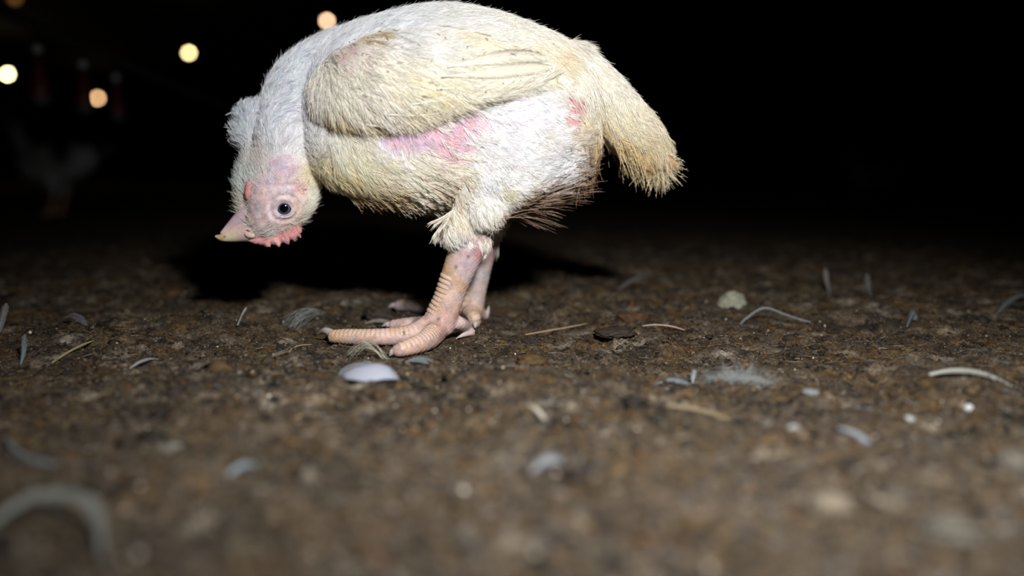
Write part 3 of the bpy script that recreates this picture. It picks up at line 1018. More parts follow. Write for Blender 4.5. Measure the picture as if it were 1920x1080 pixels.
# straggling soiled strands behind the leg, under the tail and along the breast's lower edge
def strays(region, keep, flow, colour, shape, jitter=0.2, barbs=5):
    d = rell(cpx, region[0], region[1], region[2], region[3])
    m = np.where((d < 1) & (cand[:, 1] < YC + 0.06))[0]
    m = RNG.permutation(m)[:keep]
    if len(m):
        grow_feathers(body_plume, bvh, cand[m], cpx[m], [((0, 0), flow, 1e4)], [((0, 0), colour, 1e4)], [((0, 0), shape, 1e4)], barbs=barbs, jitter=jitter, vane_r=0.00018, free=True)


strays(((990, 400), 85, 24, -0.25), 80, (1, -0.42), (134, 108, 90), (80, 3, 0.14, 1), 0.24)
strays(((935, 412), 22, 14, -0.2), 34, (1, -0.28), (150, 124, 104), (100, 2.5, 0.08, 1), 0.12)
strays(((1085, 345), 34, 40, 0), 90, (1, -0.05), (112, 86, 64), (44, 5, 0.40, 1), 0.3)
strays(((1100, 265), 24, 50, 0.2), 60, (0.5, 0.9), (128, 98, 70), (60, 4, 0.34, 1), 0.25)
strays(((1172, 268), 46, 22, 0.75), 130, (0.36, 0.95), (208, 186, 146), (70, 3.5, 0.30, 1), 0.17, 7)
strays(((1225, 295), 34, 24, 0.75), 110, (0.42, 0.95), (206, 190, 156), (60, 4, 0.30, 1), 0.22, 7)
strays(((1215, 232), 56, 22, 0.75), 150, (0.88, 0.42), (226, 218, 198), (30, 5, 0.40, 1), 0.22, 7)
strays(((1240, 285), 24, 24, 0), 90, (0.62, 0.8), (214, 204, 178), (52, 4, 0.32, 1), 0.26, 7)
strays(((690, 372), 75, 20, 0.1), 120, (0.75, 0.75), (176, 156, 122), (50, 6, 0.42, 1), 0.18, 7)
strays(((755, 388), 55, 20, 0.1), 110, (0.55, 0.9), (206, 200, 180), (48, 6, 0.42, 1), 0.18, 7)
strays(((470, 240), 40, 44, 0), 60, (-0.7, -0.7), (206, 212, 218), (26, 6, 0.5, 1), 0.3, 6)
strays(((880, 25), 140, 14, 0.05), 60, (0.9, -0.3), (226, 226, 222), (30, 5, 0.55, 1), 0.3, 5)

# ---- wings
wing_objs = []
for flip in (False, True):
    V, F = wing_mesh(flip)
    me_w = bpy.data.meshes.new('wing'); me_w.from_pydata([tuple(v) for v in V], [], F); me_w.update()
    me_w.polygons.foreach_set('use_smooth', np.ones(len(me_w.polygons), bool))
    wpx = near_px(V)
    wsk = lin(whiten(idw(wpx, WCOL))) * 0.9
    paint(me_w, wsk)
    wo = adopt(link('wing', me_w, M['skin']), chicken)
    wing_objs.append((wo, V, F, me_w))
    tree = BVHTree.FromPolygons([tuple(v) for v in V], F)
    tw = tri_of(me_w)
    outer_only = tw[(tw < NU * NV).all(1)]
    cw = surface_samples(V, outer_only, 2600 if not flip else 700)
    cwp = near_px(cw)
    ws = idw(cwp, WSHAPE)
    pink = np.maximum(soft(rell(cwp, (655, 98), 24, 9, -0.5), 3), soft(rell(cwp, (770, 36), 26, 8, -0.1), 3))
    keep = RNG.random(len(cw)) < ws[:, 3] / 1.6 * (1 - 0.8 * pink)
    wp = Plumage()
    grow_feathers(wp, tree, cw[keep], cwp[keep], WFLOW, WCOL, WSHAPE, barbs=30, jitter=0.12, vane_r=0.00016)
    cw2 = surface_samples(V, outer_only, 5000 if not flip else 1200)
    grow_down(wp, tree, cw2, near_px(cw2), WFLOW, WCOL, 16, 0.35, 0.25)
    # dark chaff caught in the coverts
    ch = surface_samples(V, outer_only, 46)
    wp_c = near_px(ch)
    fl_c = np.stack([RNG.normal(0.7, 0.4, 46), np.zeros(46), RNG.normal(-0.35, 0.4, 46)], 1)
    yo = np.array([0, -0.0042 if not flip else 0.0042, 0.0])
    ln_c = RNG.uniform(0.002, 0.007, 46)[:, None]
    wp.add(np.stack([ch + yo + fl_c * ln_c * q for q in (0, .25, .5, .75, 1)], 1), np.tile(0.00028 * np.array([.6, 1, 1, .8, .4]), (46, 1)), np.tile(lin((84, 70, 56)), (46, 1)))
    po = adopt(wp.build('covert_plumage', M['plume']), wo)
    po.matrix_parent_inverse = Matrix.Translation(chicken.location).inverted()
    po.parent = chicken
    po.matrix_parent_inverse = Matrix.Translation(chicken.location).inverted()
    po['kind'] = 'stuff'
    if not flip:
        wtree = tree


# ---- flight feathers: long vanes with a pale shaft on the folded wing
def vane(line, normals, width, nb, rgb, taper=0.3, thick=0.00035, lean=0.5, seed=0, fill=0.62):
    """Shaft + separate barbs as thin ribbons with two faces."""
    rg = np.random.default_rng(seed)
    line = catmull(line, 8)
    T = np.gradient(line, axis=0); T /= np.linalg.norm(T, axis=1)[:, None]
    n = len(line)
    sN = np.linspace(0, 1, n)
    V, F, Cc = [], [], []
    base = lin(rgb)
    for side in (-1, 1):
        for b in range(nb):
            s = 0.04 + 0.95 * (b + rg.uniform(-0.2, 0.2)) / nb
            p = np.array([np.interp(s, sN, line[:, k]) for k in range(3)])
            t = np.array([np.interp(s, sN, T[:, k]) for k in range(3)])
            nn = np.array([np.interp(s, np.linspace(0, 1, len(normals)), np.asarray(normals)[:, k]) for k in range(3)])
            nn -= t * np.dot(nn, t); nn /= np.linalg.norm(nn)
            sd = np.cross(nn, t) * side
            wd = width * min(1, 3.2 * (1 - s) + taper * 0.4) * min(1, taper + 2.5 * s) * rg.uniform(0.85, 1.1)
            seg = (np.linalg.norm(line[-1] - line[0]) / nb) * fill
            o = len(V)
            col = np.minimum(base * rg.uniform(0.86, 1.08), 1)
            for q in (0, 0.5, 1.0):
                c = p + wd * (sd * q * 0.82 + t * (lean * q + 0.35 * q * q)) - nn * (wd * 0.16 * q * q) + nn * rg.normal(0, 0.00012)
                hw = seg * (1 - 0.55 * q)
                V += [c - t * hw + nn * thick * 0.5, c + t * hw + nn * thick * 0.5, c + t * hw - nn * thick * 0.5, c - t * hw - nn * thick * 0.5]
                Cc += [col] * 4
            for g in (0, 4):
                a = o + g
                F += [(a, a + 1, a + 5, a + 4), (a + 1, a + 2, a + 6, a + 5), (a + 2, a + 3, a + 7, a + 6), (a + 3, a, a + 4, a + 7)]
            F.append((o + 8, o + 9, o + 10, o + 11))
    return np.array(V), F, np.array(Cc), line


def quill(line, r0, r1, nseg=7):
    r = np.linspace(r0, r1, len(line))
    return tube(line, r, r, nseg, side=(0.1, 0.3, 1))


FLIGHT = [([(770, 196), (850, 185), (940, 178), (1030, 156)], 13, (232, 228, 214)),
          ([(730, 214), (800, 212), (880, 198), (960, 183)], 14, (222, 214, 186)),
          ([(690, 230), (750, 234), (815, 222), (865, 203)], 13, (220, 212, 186)),
          ([(820, 168), (900, 162), (980, 152), (1042, 142)], 14, (232, 228, 212)),
          ([(840, 128), (900, 116), (970, 108), (1035, 112)], 15, (232, 228, 214)),
          ([(830, 146), (910, 140), (980, 132), (1038, 128)], 13, (232, 228, 210))]
for k, (pl, wd, rgb) in enumerate(FLIGHT):
    pts, ns = [], []
    for (a, b) in pl:
        h, nrm_ = hit(a, b, wtree)
        if h is None:
            hb, nb_ = hit(a, b)
            h, nrm_ = (hb, nb_) if hb is not None else (on_torso(a, b), np.array([0, -1.0, 0]))
        if nrm_[1] > 0: nrm_ = -nrm_
        pts.append(h + nrm_ * (0.0020 + 0.0008 * (k % 3))); ns.append(nrm_)
    V, F, Cc, line = vane(pts, ns, wd * PXM * 1.15, 120, rgb, seed=k, lean=1.5, taper=0.08, thick=0.0003)
    fo = adopt(mk('flight_feather', V, F, M['vane'], cols=Cc), chicken)
    qv, qf = quill(line, 0.0009, 0.0002)
    qo = mk('quill', qv, qf, M['vane'], cols=np.tile(lin((240, 238, 230)), (len(qv), 1)))
    qo.parent = fo

body_pl = body_plume.build('plumage', M['plume'])
adopt(body_pl, chicken)
body_pl['kind'] = 'stuff'


# ------------------------------------------------------------------ head parts
def child(name, VF, mat, cols=None, label=None, smooth=True):
    V, F = VF
    if cols is not None and np.ndim(cols) == 1:
        cols = np.tile(lin(cols), (len(V), 1))
    o = adopt(mk(name, V, F, mat, cols=cols, smooth=smooth), chicken)
    if label: o['label'] = label
    return o


UPPER = [(492, 416, YH, 30, 27), (470, 428, YH, 25, 23), (448, 436, YH, 18, 16), (429, 442, YH, 12, 10), (415, 445, YH, 7, 6), (404, 443, YH, 2, 2)]
LOWER = [(484, 385, YH - 0.004, 19, 21), (467, 396, YH - 0.004, 17, 19), (449, 411, YH - 0.002, 13, 14), (431, 426, YH, 8.5, 8.5), (416, 438, YH, 4, 4)]
V, F = ptube(UPPER, 8, 24)
vp = proj(V)
bc = lin(idw(vp, [((405, 444), (196, 176, 130), 10), ((430, 445), (222, 206, 180), 14), ((460, 430), (218, 190, 184), 16), ((470, 420), (210, 180, 184), 20), ((415, 447), (190, 170, 120), 6)]))
bc *= (1 - 0.8 * np.exp(-rell(vp, (421, 444), 2.4, 2.4) ** 2))[:, None]
child('upper_beak', (V, F), M['beak'], bc)
V, F = ptube(LOWER, 8, 20)
vp = proj(V)
child('lower_beak', (V, F), M['beak'], lin(idw(vp, [((425, 434), (214, 186, 186), 14), ((450, 412), (206, 184, 194), 16), ((470, 395), (204, 176, 184), 16)])), label='lavender lower beak')
hp, hn = hit(472, 436)
yk = YH - 0.0108
nk = P(468, 440, yk)
V, F = ball(nk, (0.0064, 0.0026, 0.0036), 16, 10, rot=Matrix.Rotation(0.25, 3, 'Y'))
child('nostril_flap', (V, F), M['beak'], (206, 178, 160))
V, F = ball(P(466, 432.5, yk - 0.0012), (0.0036, 0.0016, 0.0010), 12, 8, rot=Matrix.Rotation(0.35, 3, 'Y'))
child('nostril', (V, F), M['comb'], (70, 40, 34))

# eye
eh, en = hit(*EYE)
en = en if en[1] < 0 else -en
en = en * 0.5 + np.array([0, -1, 0.0]) * 0.5; en /= np.linalg.norm(en)
em, nt, b = new_mat('eye_ball')
tc = nt.nodes.new('ShaderNodeTexCoord')
sep = nt.nodes.new('ShaderNodeSeparateXYZ'); nt.links.new(tc.outputs['Object'], sep.inputs[0])
ln = nt.nodes.new('ShaderNodeMath'); ln.operation = 'ARCCOSINE'; nt.links.new(sep.outputs['Z'], ln.inputs[0])
rp = nt.nodes.new('ShaderNodeValToRGB'); nt.links.new(ln.outputs[0], rp.inputs['Fac'])
st = [(0.0, (4, 4, 6)), (0.38, (6, 6, 8)), (0.44, (66, 70, 86)), (0.57, (78, 82, 100)), (0.63, (22, 24, 48)), (0.74, (30, 30, 60)), (0.86, (140, 136, 160))]
while len(rp.color_ramp.elements) < len(st): rp.color_ramp.elements.new(0.5)
for e, (p_, c_) in zip(rp.color_ramp.elements, st):
    e.position = p_; e.color = (*lin(c_), 1)
nt.links.new(rp.outputs['Color'], b.inputs['Base Color'])
b.inputs['Roughness'].default_value = 0.04
b.inputs['Specular IOR Level'].default_value = 0.6
V, F = ball((0, 0, 0), (1, 1, 1), 32, 24)
me_e = bpy.data.meshes.new('eye'); me_e.from_pydata([tuple(v) for v in V], [], F)
me_e.polygons.foreach_set('use_smooth', np.ones(len(me_e.polygons), bool))
eye = link('eye', me_e, em)
q = Vector(en).to_track_quat('Z', 'Y').to_matrix().to_4x4()
R_E = 0.0112
eye_c = eh - en * 0.0066
eye.parent = chicken
eye.matrix_parent_inverse = Matrix.Translation(chicken.location).inverted()
eye.matrix_basis = Matrix.Translation(Vector(eye_c)) @ q @ Matrix.Scale(R_E, 4)


def ring(c, n, rx, ry, r, tilt, nu=40, nv=10):
    zx = np.cross([0, 1.0, 0], n) if abs(n[1]) < 0.9 else np.array([1.0, 0, 0])
    zx = zx - n * np.dot(zx, n); zx /= np.linalg.norm(zx)
    zy = np.cross(n, zx)
    V, F = [], []
    for i in range(nu):
        a = 2 * math.pi * i / nu
        rad = zx * math.cos(a + tilt) * rx + zy * math.sin(a + tilt) * ry
        rd = rad / np.linalg.norm(rad)
        for j in range(nv):
            bb = 2 * math.pi * j / nv
            V.append(c + rad + rd * math.cos(bb) * r + n * math.sin(bb) * r * 0.8)
    for i in range(nu):
        for j in range(nv):
            F.append((i * nv + j, ((i + 1) % nu) * nv + j, ((i + 1) % nu) * nv + (j + 1) % nv, i * nv + (j + 1) % nv))
    return np.array(V), F


child('eyelid', ring(eye_c + en * 0.0079, en, 0.0084, 0.0073, 0.0011, 0.4), M['beak'], (190, 184, 198), label='pale lavender eyelid')
child('eyelid_fold', ring(eye_c + en * 0.0069, en, 0.0116, 0.0098, 0.0010, 0.4), M['beak'], (206, 188, 194))

# wattle: a small red fold at the throat
wh, wn = hit(467, 352)
c0 = wh if wh is not None else P(467, 352, YH - 0.02)
V, F = ptube([(471, 338, c0[1] + 0.001, 4, 4), (468, 346, c0[1] + 0.001, 6.5, 5), (466, 356, c0[1] + 0.001, 6.5, 5), (464, 366, c0[1] + 0.001, 5, 4), (463, 373, c0[1] + 0.002, 2, 2)], 6, 16)
child('wattle', (V, F), M['comb'], (206, 136, 138), label='small red wattle')
eh2, _ = hit(566, 353)
V, F = ball(eh2 + np.array([0, 0.0008, 0]), (0.0056, 0.0016, 0.0018), 16, 10, rot=Matrix.Rotation(0.1, 3, 'Y'))
child('ear_lobe', (V, F), M['comb'], (214, 158, 166), label='pink ear lobe')

# comb: serrated flap under the crown
cb_in = [(464, 441), (480, 436), (496, 430), (512, 425), (526, 420), (540, 414), (552, 408)]
cb_out = [(466, 452), (476, 457), (490, 459), (500, 463), (506, 463), (508, 457), (517, 460), (524, 463), (527, 455), (535, 456), (541, 459), (543, 450),
          (549, 450), (554, 453), (554, 445), (559, 445), (564, 446), (561, 439), (565, 436), (566, 430), (562, 422)]
outl = np.array(cb_in + cb_out[::-1], float)
bmc = bmesh.new()
ycb = YH - 0.004
f_ = bmc.faces.new([bmc.verts.new(P(a, b, ycb)) for a, b in outl])
bmesh.ops.triangulate(bmc, faces=[f_])
bmesh.ops.subdivide_edges(bmc, edges=bmc.edges[:], cuts=3, use_grid_fill=True)
me_c = bpy.data.meshes.new('comb'); bmc.to_mesh(me_c); bmc.free()
nv_ = len(me_c.vertices)
cv = np.empty(nv_ * 3, np.float32); me_c.vertices.foreach_get('co', cv); cv = cv.reshape(-1, 3).astype(float)
cp = proj(cv)
# thickness falls to the rim
def seg_d(p, a, b):
    ab = b - a; t = np.clip(((p - a) @ ab) / (ab @ ab), 0, 1)
    return np.linalg.norm(p - (a + t[:, None] * ab), axis=1)
dist = np.min([seg_d(cp, outl[i], outl[(i + 1) % len(outl)]) for i in range(len(outl))], axis=0)
th = 0.0006 + 0.0030 * np.minimum(dist / 8, 1) ** 0.6
fr, bk = cv.copy(), cv.copy()
fr[:, 1] -= th; bk[:, 1] += th + 0.002
fr[:, 1] += 0.0006 * np.sin(cp[:, 0] * 0.55 + cp[:, 1] * 0.3)
tric = tri_of(me_c)
edges = {}
for t in tric:
    for a, b in ((t[0], t[1]), (t[1], t[2]), (t[2], t[0])):
        edges[(a, b)] = 1
Fc = [tuple(map(int, t)) for t in tric] + [tuple(int(i) + nv_ for i in t[::-1]) for t in tric]
for (a, b) in edges:
    if (b, a) not in edges:
        Fc.append((int(b), int(a), int(a) + nv_, int(b) + nv_))
Vc = np.vstack([fr, bk])
bpy.data.meshes.remove(me_c)
cpx_ = proj(Vc)
ccol = lin(idw(cpx_, [((480, 450), (226, 166, 166), 16), ((515, 455), (226, 172, 172), 16), ((545, 445), (214, 154, 156), 16), ((530, 424), (160, 90, 92), 16), ((556, 418), (178, 108, 110), 14), ((495, 438), (180, 100, 100), 12), ((563, 440), (222, 170, 166), 8)]))
child('comb', (Vc, Fc), M['comb'], ccol, label='small pink-red serrated comb')


# ------------------------------------------------------------------ claws and scutes
def claw(base, tip, r, up=0.35):
    base, tip = np.asarray(base), np.asarray(tip)
    mid = (base + tip) / 2 + np.array([0, 0, up * np.linalg.norm(tip - base) * 0.35])
    V, F = wtube([base, mid, tip], [r, r * 0.75, r * 0.12], 6, 12, side=(0, 0, 1))
    return child('claw', (V, F), M['claw'])


t_mid = TOES['middle'][0][-1]; t_in = TOES['inner'][0][-1]; t_hi = TOES['hind'][0][-1]
claw(t_mid + np.array([0.002, 0, 0.002]), G(594, 634) + np.array([0, 0, 0.003]), 0.0048)
claw(t_in, G(731, 668) + np.array([0, -0.003, 0.001]), 0.0040)
claw(t_hi, G(856, 635) + np.array([0, -0.004, 0.001]), 0.0034, 0.1)
claw(TOES['outer'][0][-1], TOES['outer'][0][-1] + np.array([-0.012, 0.004, -0.002]), 0.004)
claw(TOES['far_middle'][0][-1], TOES['far_middle'][0][-1] + np.array([-0.012, 0.002, -0.003]), 0.004)
claw(TOES['far_inner'][0][-1], TOES['far_inner'][0][-1] + np.array([0.0005, -0.010, -0.003]), 0.0038)
claw(TOES['far_hind'][0][-1], P(917, 574, YF + 0.01), 0.0036, -0.2)

# one scute: an arched plate with a raised free edge (unit size; axis X is along the toe, Z is up)
sv, sf = [], []
prof = [(-0.5, 0.975), (-0.38, 1.01), (0.1, 1.045), (0.40, 1.035), (0.5, 0.97)]
NA = 9
for (xx, rr) in prof:
    for j in range(NA):
        a = math.radians(-76 + 152 * j / (NA - 1))
        e = 1 - 0.05 * (abs(j - (NA - 1) / 2) / ((NA - 1) / 2)) ** 3
        sv.append((xx, math.sin(a) * rr * e, math.cos(a) * rr * e))
for i in range(len(prof) - 1):
    for j in range(NA - 1):
        sf.append((i * NA + j, (i + 1) * NA + j, (i + 1) * NA + j + 1, i * NA + j + 1))
scute_meshes = []
for rgb in ((200, 172, 152), (202, 174, 158), (196, 164, 138), (202, 174, 162)):
    me_s = bpy.data.meshes.new('scute'); me_s.from_pydata(sv, [], sf)
    me_s.polygons.foreach_set('use_smooth', np.ones(len(sf), bool))
    paint(me_s, np.tile(lin(rgb), (len(sv), 1)))
    me_s.materials.append(M['scute'])
    scute_meshes.append(me_s)


def scutes(pts, radii, spacing, up, s0=0.1, s1=0.95, sc=1.0, wide=1.0):
    c = catmull(pts, 10); r = catmull(np.array(radii)[:, None].repeat(3, 1), 10)[:, 0]
    seg = np.concatenate([[0], np.cumsum(np.linalg.norm(np.diff(c, axis=0), axis=1))])
    tot = seg[-1]
    n = max(1, int((s1 - s0) * tot / spacing))
    for k in range(n):
        s = s0 * tot + (k + 0.5) * (s1 - s0) * tot / n
        p = np.array([np.interp(s, seg, c[:, q]) for q in range(3)])
        p2 = np.array([np.interp(min(s + 0.002, tot), seg, c[:, q]) for q in range(3)])
        p1 = np.array([np.interp(max(s - 0.002, 0), seg, c[:, q]) for q in range(3)])
        t = (p2 - p1) / np.linalg.norm(p2 - p1)
        u = np.asarray(up, float) - t * np.dot(up, t); u /= np.linalg.norm(u)
        v = np.cross(u, t)
        rr = np.interp(s, seg, r)
        o = bpy.data.objects.new('scute', scute_meshes[random.choice((0, 0, 1, 2, 3))])
        COL.objects.link(o)
        m = Matrix(((t[0], v[0], u[0], p[0]), (t[1], v[1], u[1], p[1]), (t[2], v[2], u[2], p[2]), (0, 0, 0, 1)))
        o.parent = chicken
        o.matrix_parent_inverse = Matrix.Translation(chicken.location).inverted()
        o.matrix_basis = m @ Matrix.Diagonal((spacing * 1.12, rr * sc * 0.985 * wide, rr * sc * 0.985, 1))


scutes(*TOES['middle'], 0.0046, (0, -0.15, 1), 0.22, 0.97)
scutes(*TOES['inner'], 0.0048, (0, -0.1, 1), 0.28, 0.95)
scutes(*TOES['far_middle'], 0.0060, (0, 0, 1), 0.25, 0.95)
scutes(*TOES['far_inner'], 0.0055, (0, -0.2, 1), 0.3, 0.9)
shp = [P(a, b, y) for (a, b, y, _, _) in SHANK]
scutes(shp, [ra * depth(p) / FPX for (a, b, y, ra, rb), p in zip(SHANK, shp)], 0.0046, (-1, -0.05, -0.2), 0.46, 0.97, 1.005, 0.86)
shpf = [P(a, b, y) for (a, b, y, _, _) in SHANK_F]
scutes(shpf, [ra * depth(p) / FPX for (a, b, y, ra, rb), p in zip(SHANK_F, shpf)], 0.0066, (-1, 0.1, -0.2), 0.25, 1.0, 0.985)

# ================================================================== LITTER on the floor
def scatter_xy(n, power=1.5, d0=0.30, d1=2.6):
    u = RNG.random(n)
    a = 1 - power
    d = (d0 ** a + u * (d1 ** a - d0 ** a)) ** (1 / a)
    x = (RNG.random(n) * 2 - 1) * (0.70 * d + 0.05)
    return x, d + CAM[1]


def crumbs(name, n, size, rgbs, flat=0.7, power=1.6):
    x, y = scatter_xy(n, power)
    z = floor_h(x, y)
    base = np.array([(1, 0, 0), (-1, 0, 0), (0, 1, 0), (0, -1, 0), (0, 0, 1), (0, 0, -1)], float)
    fo = np.array([(0, 2, 4), (2, 1, 4), (1, 3, 4), (3, 0, 4), (2, 0, 5), (1, 2, 5), (3, 1, 5), (0, 3, 5)])
    s = size * np.exp(RNG.normal(0, 0.45, n))
    V = base[None] * RNG.uniform(0.55, 1.35, (n, 6, 3)) * s[:, None, None]
    th = RNG.random(n) * 6.283
    c, sn = np.cos(th)[:, None], np.sin(th)[:, None]
    vx = V[:, :, 0] * c - V[:, :, 1] * sn; vy = V[:, :, 0] * sn + V[:, :, 1] * c
    V = np.stack([vx + x[:, None], vy + y[:, None], V[:, :, 2] * flat + (z + s * 0.18)[:, None]], -1).reshape(-1, 3)
    F = (fo[None] + (np.arange(n) * 6)[:, None, None]).reshape(-1, 3)
    pal = np.array([lin(c_) for c_ in rgbs])
    cols = pal[RNG.integers(0, len(pal), n)] * RNG.uniform(0.6, 1.3, (n, 1))
    o = mk(name, V, F, M['crumb'], floor, smooth=False, cols=np.repeat(cols, 6, 0))
    return tag(o, kind='stuff')


crumbs('litter_crumbs', 50000, 0.0014, [(48, 42, 36), (66, 57, 48), (78, 66, 46), (40, 35, 32), (92, 85, 76), (84, 60, 34)])
crumbs('litter_dust', 60000, 0.0007, [(52, 45, 38), (76, 67, 56), (92, 80, 60), (40, 35, 31), (112, 104, 94), (88, 66, 40)], power=1.7)
crumbs('pale_grit', 1500, 0.0009, [(196, 188, 170), (214, 208, 200), (176, 156, 120)], power=1.8)
crumbs('litter_clumps', 1500, 0.0040, [(46, 40, 34), (62, 54, 44), (72, 58, 38), (38, 34, 30), (70, 65, 58)], flat=0.5, power=1.4)


def fibres(name, n, lmin, lmax, rad, rgbs, lift=0.25):
    x, y = scatter_xy(n, 1.7, 0.34, 2.2)
    z = floor_h(x, y)
    th = RNG.random(n) * 6.283
    L = RNG.uniform(lmin, lmax, n)
    el = RNG.uniform(-0.02, lift, n) * (RNG.random(n) < 0.4)
    d = np.stack([np.cos(th) * np.cos(el), np.sin(th) * np.cos(el), np.sin(el)], 1)
    up = np.array([0, 0, 1.0])
    sd = np.cross(d, up); sd /= np.linalg.norm(sd, axis=1)[:, None]
    c = np.stack([x, y, z + 0.0012], 1)
    bend = RNG.normal(0, 0.12, n)
    V = []
    for q, wq in ((0, 0.7), (0.5, 1.0), (1, 0.35)):
        m = c + d * (L * q)[:, None] + sd * (L * bend * (q * (1 - q)) * 4)[:, None]
        V += [m + sd * rad * wq, m - sd * rad * wq * 0.6 + up * rad * wq, m - sd * rad * wq * 0.6 - up * rad * wq]
    V = np.stack(V, 1).reshape(-1, 3)
    fo = []
    for g in (0, 3):
        for j in range(3):
            k = (j + 1) % 3
            fo.append((g + j, g + k, g + 3 + k, g + 3 + j))
    F = (np.array(fo)[None] + (np.arange(n) * 9)[:, None, None]).reshape(-1, 4)
    pal = np.array([lin(c_) for c_ in rgbs])
    cols = pal[RNG.integers(0, len(pal), n)] * RNG.uniform(0.6, 1.2, (n, 1))
    return tag(mk(name, V, F, M['straw'], floor, smooth=True, cols=np.repeat(cols, 9, 0)), kind='stuff')


fibres('litter_fibres', 26000, 0.003, 0.010, 0.00026, [(60, 52, 44), (84, 76, 66), (46, 40, 36), (96, 84, 62), (112, 104, 94)], 0.6)
fibres('straw_bits', 3200, 0.005, 0.020, 0.00034, [(112, 98, 76), (84, 72, 54), (130, 114, 86), (72, 62, 50)])
fibres('down_wisps', 900, 0.006, 0.016, 0.00016, [(190, 194, 196), (170, 176, 180), (206, 204, 196)], 0.5)


# ------------------------------------------------------------------ lone feathers, straws and lumps that can be told apart
def lone_feather(name, label, line, width, nb, rgb, nrm_dir=(0, -0.5, 0.85), q=0.0007, cat='feather', group=None, lean=0.5, seed=1, taper=0.4, thick=0.00035):
    line = [np.asarray(p, float) for p in line]
    V, F, Cc, ln_ = vane(line, [np.array(nrm_dir, float)] * 2, width * 0.85, nb * 2, rgb, taper=taper, lean=lean + 0.4, seed=seed, thick=thick * 0.6, fill=0.42)
    o = tag(mk(name, V, F, M['vane'], cols=Cc), label, cat, group)
    qv, qf = quill(ln_, q, q * 0.3)
    qo = mk('quill', qv, qf, M['vane'], cols=np.tile(np.minimum(lin(rgb) * 1.12, 1), (len(qv), 1)))
    qo.parent = o
    return o


def gl(px, py, up=0.002):
    """Ground point at a pixel, UP above the litter's real surface there."""
    g = G(px, py)
    return np.array([g[0], g[1], gz(g[0], g[1]) + up])


def arc(p0, p1, h, n=5, side=0.0):
    p0, p1 = np.asarray(p0), np.asarray(p1)
    d = p1 - p0
    s = np.array([-d[1], d[0], 0])
    return [p0 + d * t + np.array([0, 0, h]) * 4 * t * (1 - t) + s * side * 4 * t * (1 - t) for t in np.linspace(0, 1, n)]


# the white curled feather in front of the feet: a cupped, closed little shell with barbs
def cupped(name, label, px, py, wpx, hpx, rgb):
    g = gl(px, py, 0)
    s = depth(g) / FPX
    Wd, Hh, Dp = wpx * s / 2, hpx * s, wpx * s * 0.32
    V, F = [], []
    nu, nv = 26, 12
    for sgn in (1, -1):
        for i in range(nu + 1):
            u = -1 + 2 * i / nu
            for j in range(nv + 1):
                v = -1 + 2 * j / nv
                e = (1 - abs(u) ** 2.2) ** 0.6
                dome = max(0.0, 1 - v * v * 0.9)
                V.append((g[0] + u * Wd + 0.12 * Wd * v * v, g[1] + v * Dp * e, g[2] + Hh * (0.12 + 0.88 * e * dome ** 0.8 * (0.92 + 0.22 * u)) + sgn * 0.0003 + 0.0006 * math.sin(v * 14 + u * 5)))
    n1 = (nu + 1) * (nv + 1)
    for i in range(nu):
        for j in range(nv):
            a = i * (nv + 1) + j
            F.append((a, a + nv + 1, a + nv + 2, a + 1)); F.append((n1 + a, n1 + a + 1, n1 + a + nv + 2, n1 + a + nv + 1))
    o = tag(mk(name, V, F, M['vane'], cols=np.tile(lin(rgb), (len(V), 1))), label, 'feather')
    ln_ = np.array([(g[0] - Wd * 1.08 + 2.16 * Wd * t, g[1] - Dp * 0.1, g[2] + Hh * (0.15 + 0.88 * (1 - abs(2 * t - 1) ** 2.2) ** 0.6)) for t in np.linspace(0, 1, 14)])
    qv, qf = quill(ln_, 0.0007, 0.0003)
    qo = mk('quill', qv, qf, M['vane'], cols=np.tile(lin(rgb), (len(qv), 1))); qo.parent = o
    return o


cupped('feather', 'small white cupped feather lying just in front of the chicken feet', 690, 726, 104, 32, (160, 165, 180))
lone_feather('feather', 'long pale bare-shafted feather arched on the litter at the far right', arc(gl(1742, 724), gl(1898, 728), 0.008), 0.005, 36, (152, 153, 147), q=0.0018, seed=3)
lone_feather('feather', 'grey feather arching off the litter beside the pale lump', [gl(1388, 602), gl(1400, 600, 0.010), gl(1432, 600, 0.017), gl(1470, 602, 0.015), gl(1500, 606, 0.007), gl(1520, 608)], 0.0035, 34, (134, 136, 137), q=0.0010, seed=4, lean=0.3)
lone_feather('feather', 'short pale feather standing upright on the dark litter', [gl(1556, 552), gl(1550, 549, 0.018), gl(1545, 549, 0.034)], 0.005, 22, (136, 137, 137), (0, -1, 0.1), seed=5)
lone_feather('feather', 'bluish stub feather standing upright beside the fluffy down', [gl(1299, 704), gl(1300, 702, 0.009), gl(1302, 702, 0.016)], 0.003, 14, (152, 163, 172), (0, -1, 0.1), seed=6)
lone_feather('feather', 'dull flat feather lying left of the upright bluish stub', arc(gl(1232, 708), gl(1296, 702), 0.004), 0.007, 30, (120, 126, 132), seed=7)
lone_feather('feather', 'curled dim feather lying well behind the chicken', arc(gl(1160, 560), gl(1216, 540, 0.018), 0.006), 0.006, 30, (120, 120, 121), seed=8)
lone_feather('feather', 'tiny upright quill stuck in the litter left of the long toe', [gl(446, 624), gl(455, 618, 0.010), gl(464, 616, 0.020)], 0.0018, 16, (164, 163, 156), (0, -1, 0.1), seed=9)
lone_feather('feather', 'bluish tuft feather standing at the left edge of the litter', [gl(38, 676), gl(44, 672, 0.012), gl(50, 672, 0.026)], 0.004, 20, (128, 144, 148), (0, -1, 0.1), seed=11)
lone_feather('feather', 'dim curved feather lying in the shadow behind the straw stalk', arc(gl(108, 606), gl(164, 622), 0.012), 0.006, 30, (120, 116, 128), seed=12)
lone_feather('feather', 'dim feather standing up in the shade at the left frame edge', [gl(-6, 632), gl(4, 628, 0.014), gl(16, 626, 0.034)], 0.006, 24, (136, 137, 137), (0, -1, 0.1), seed=13)
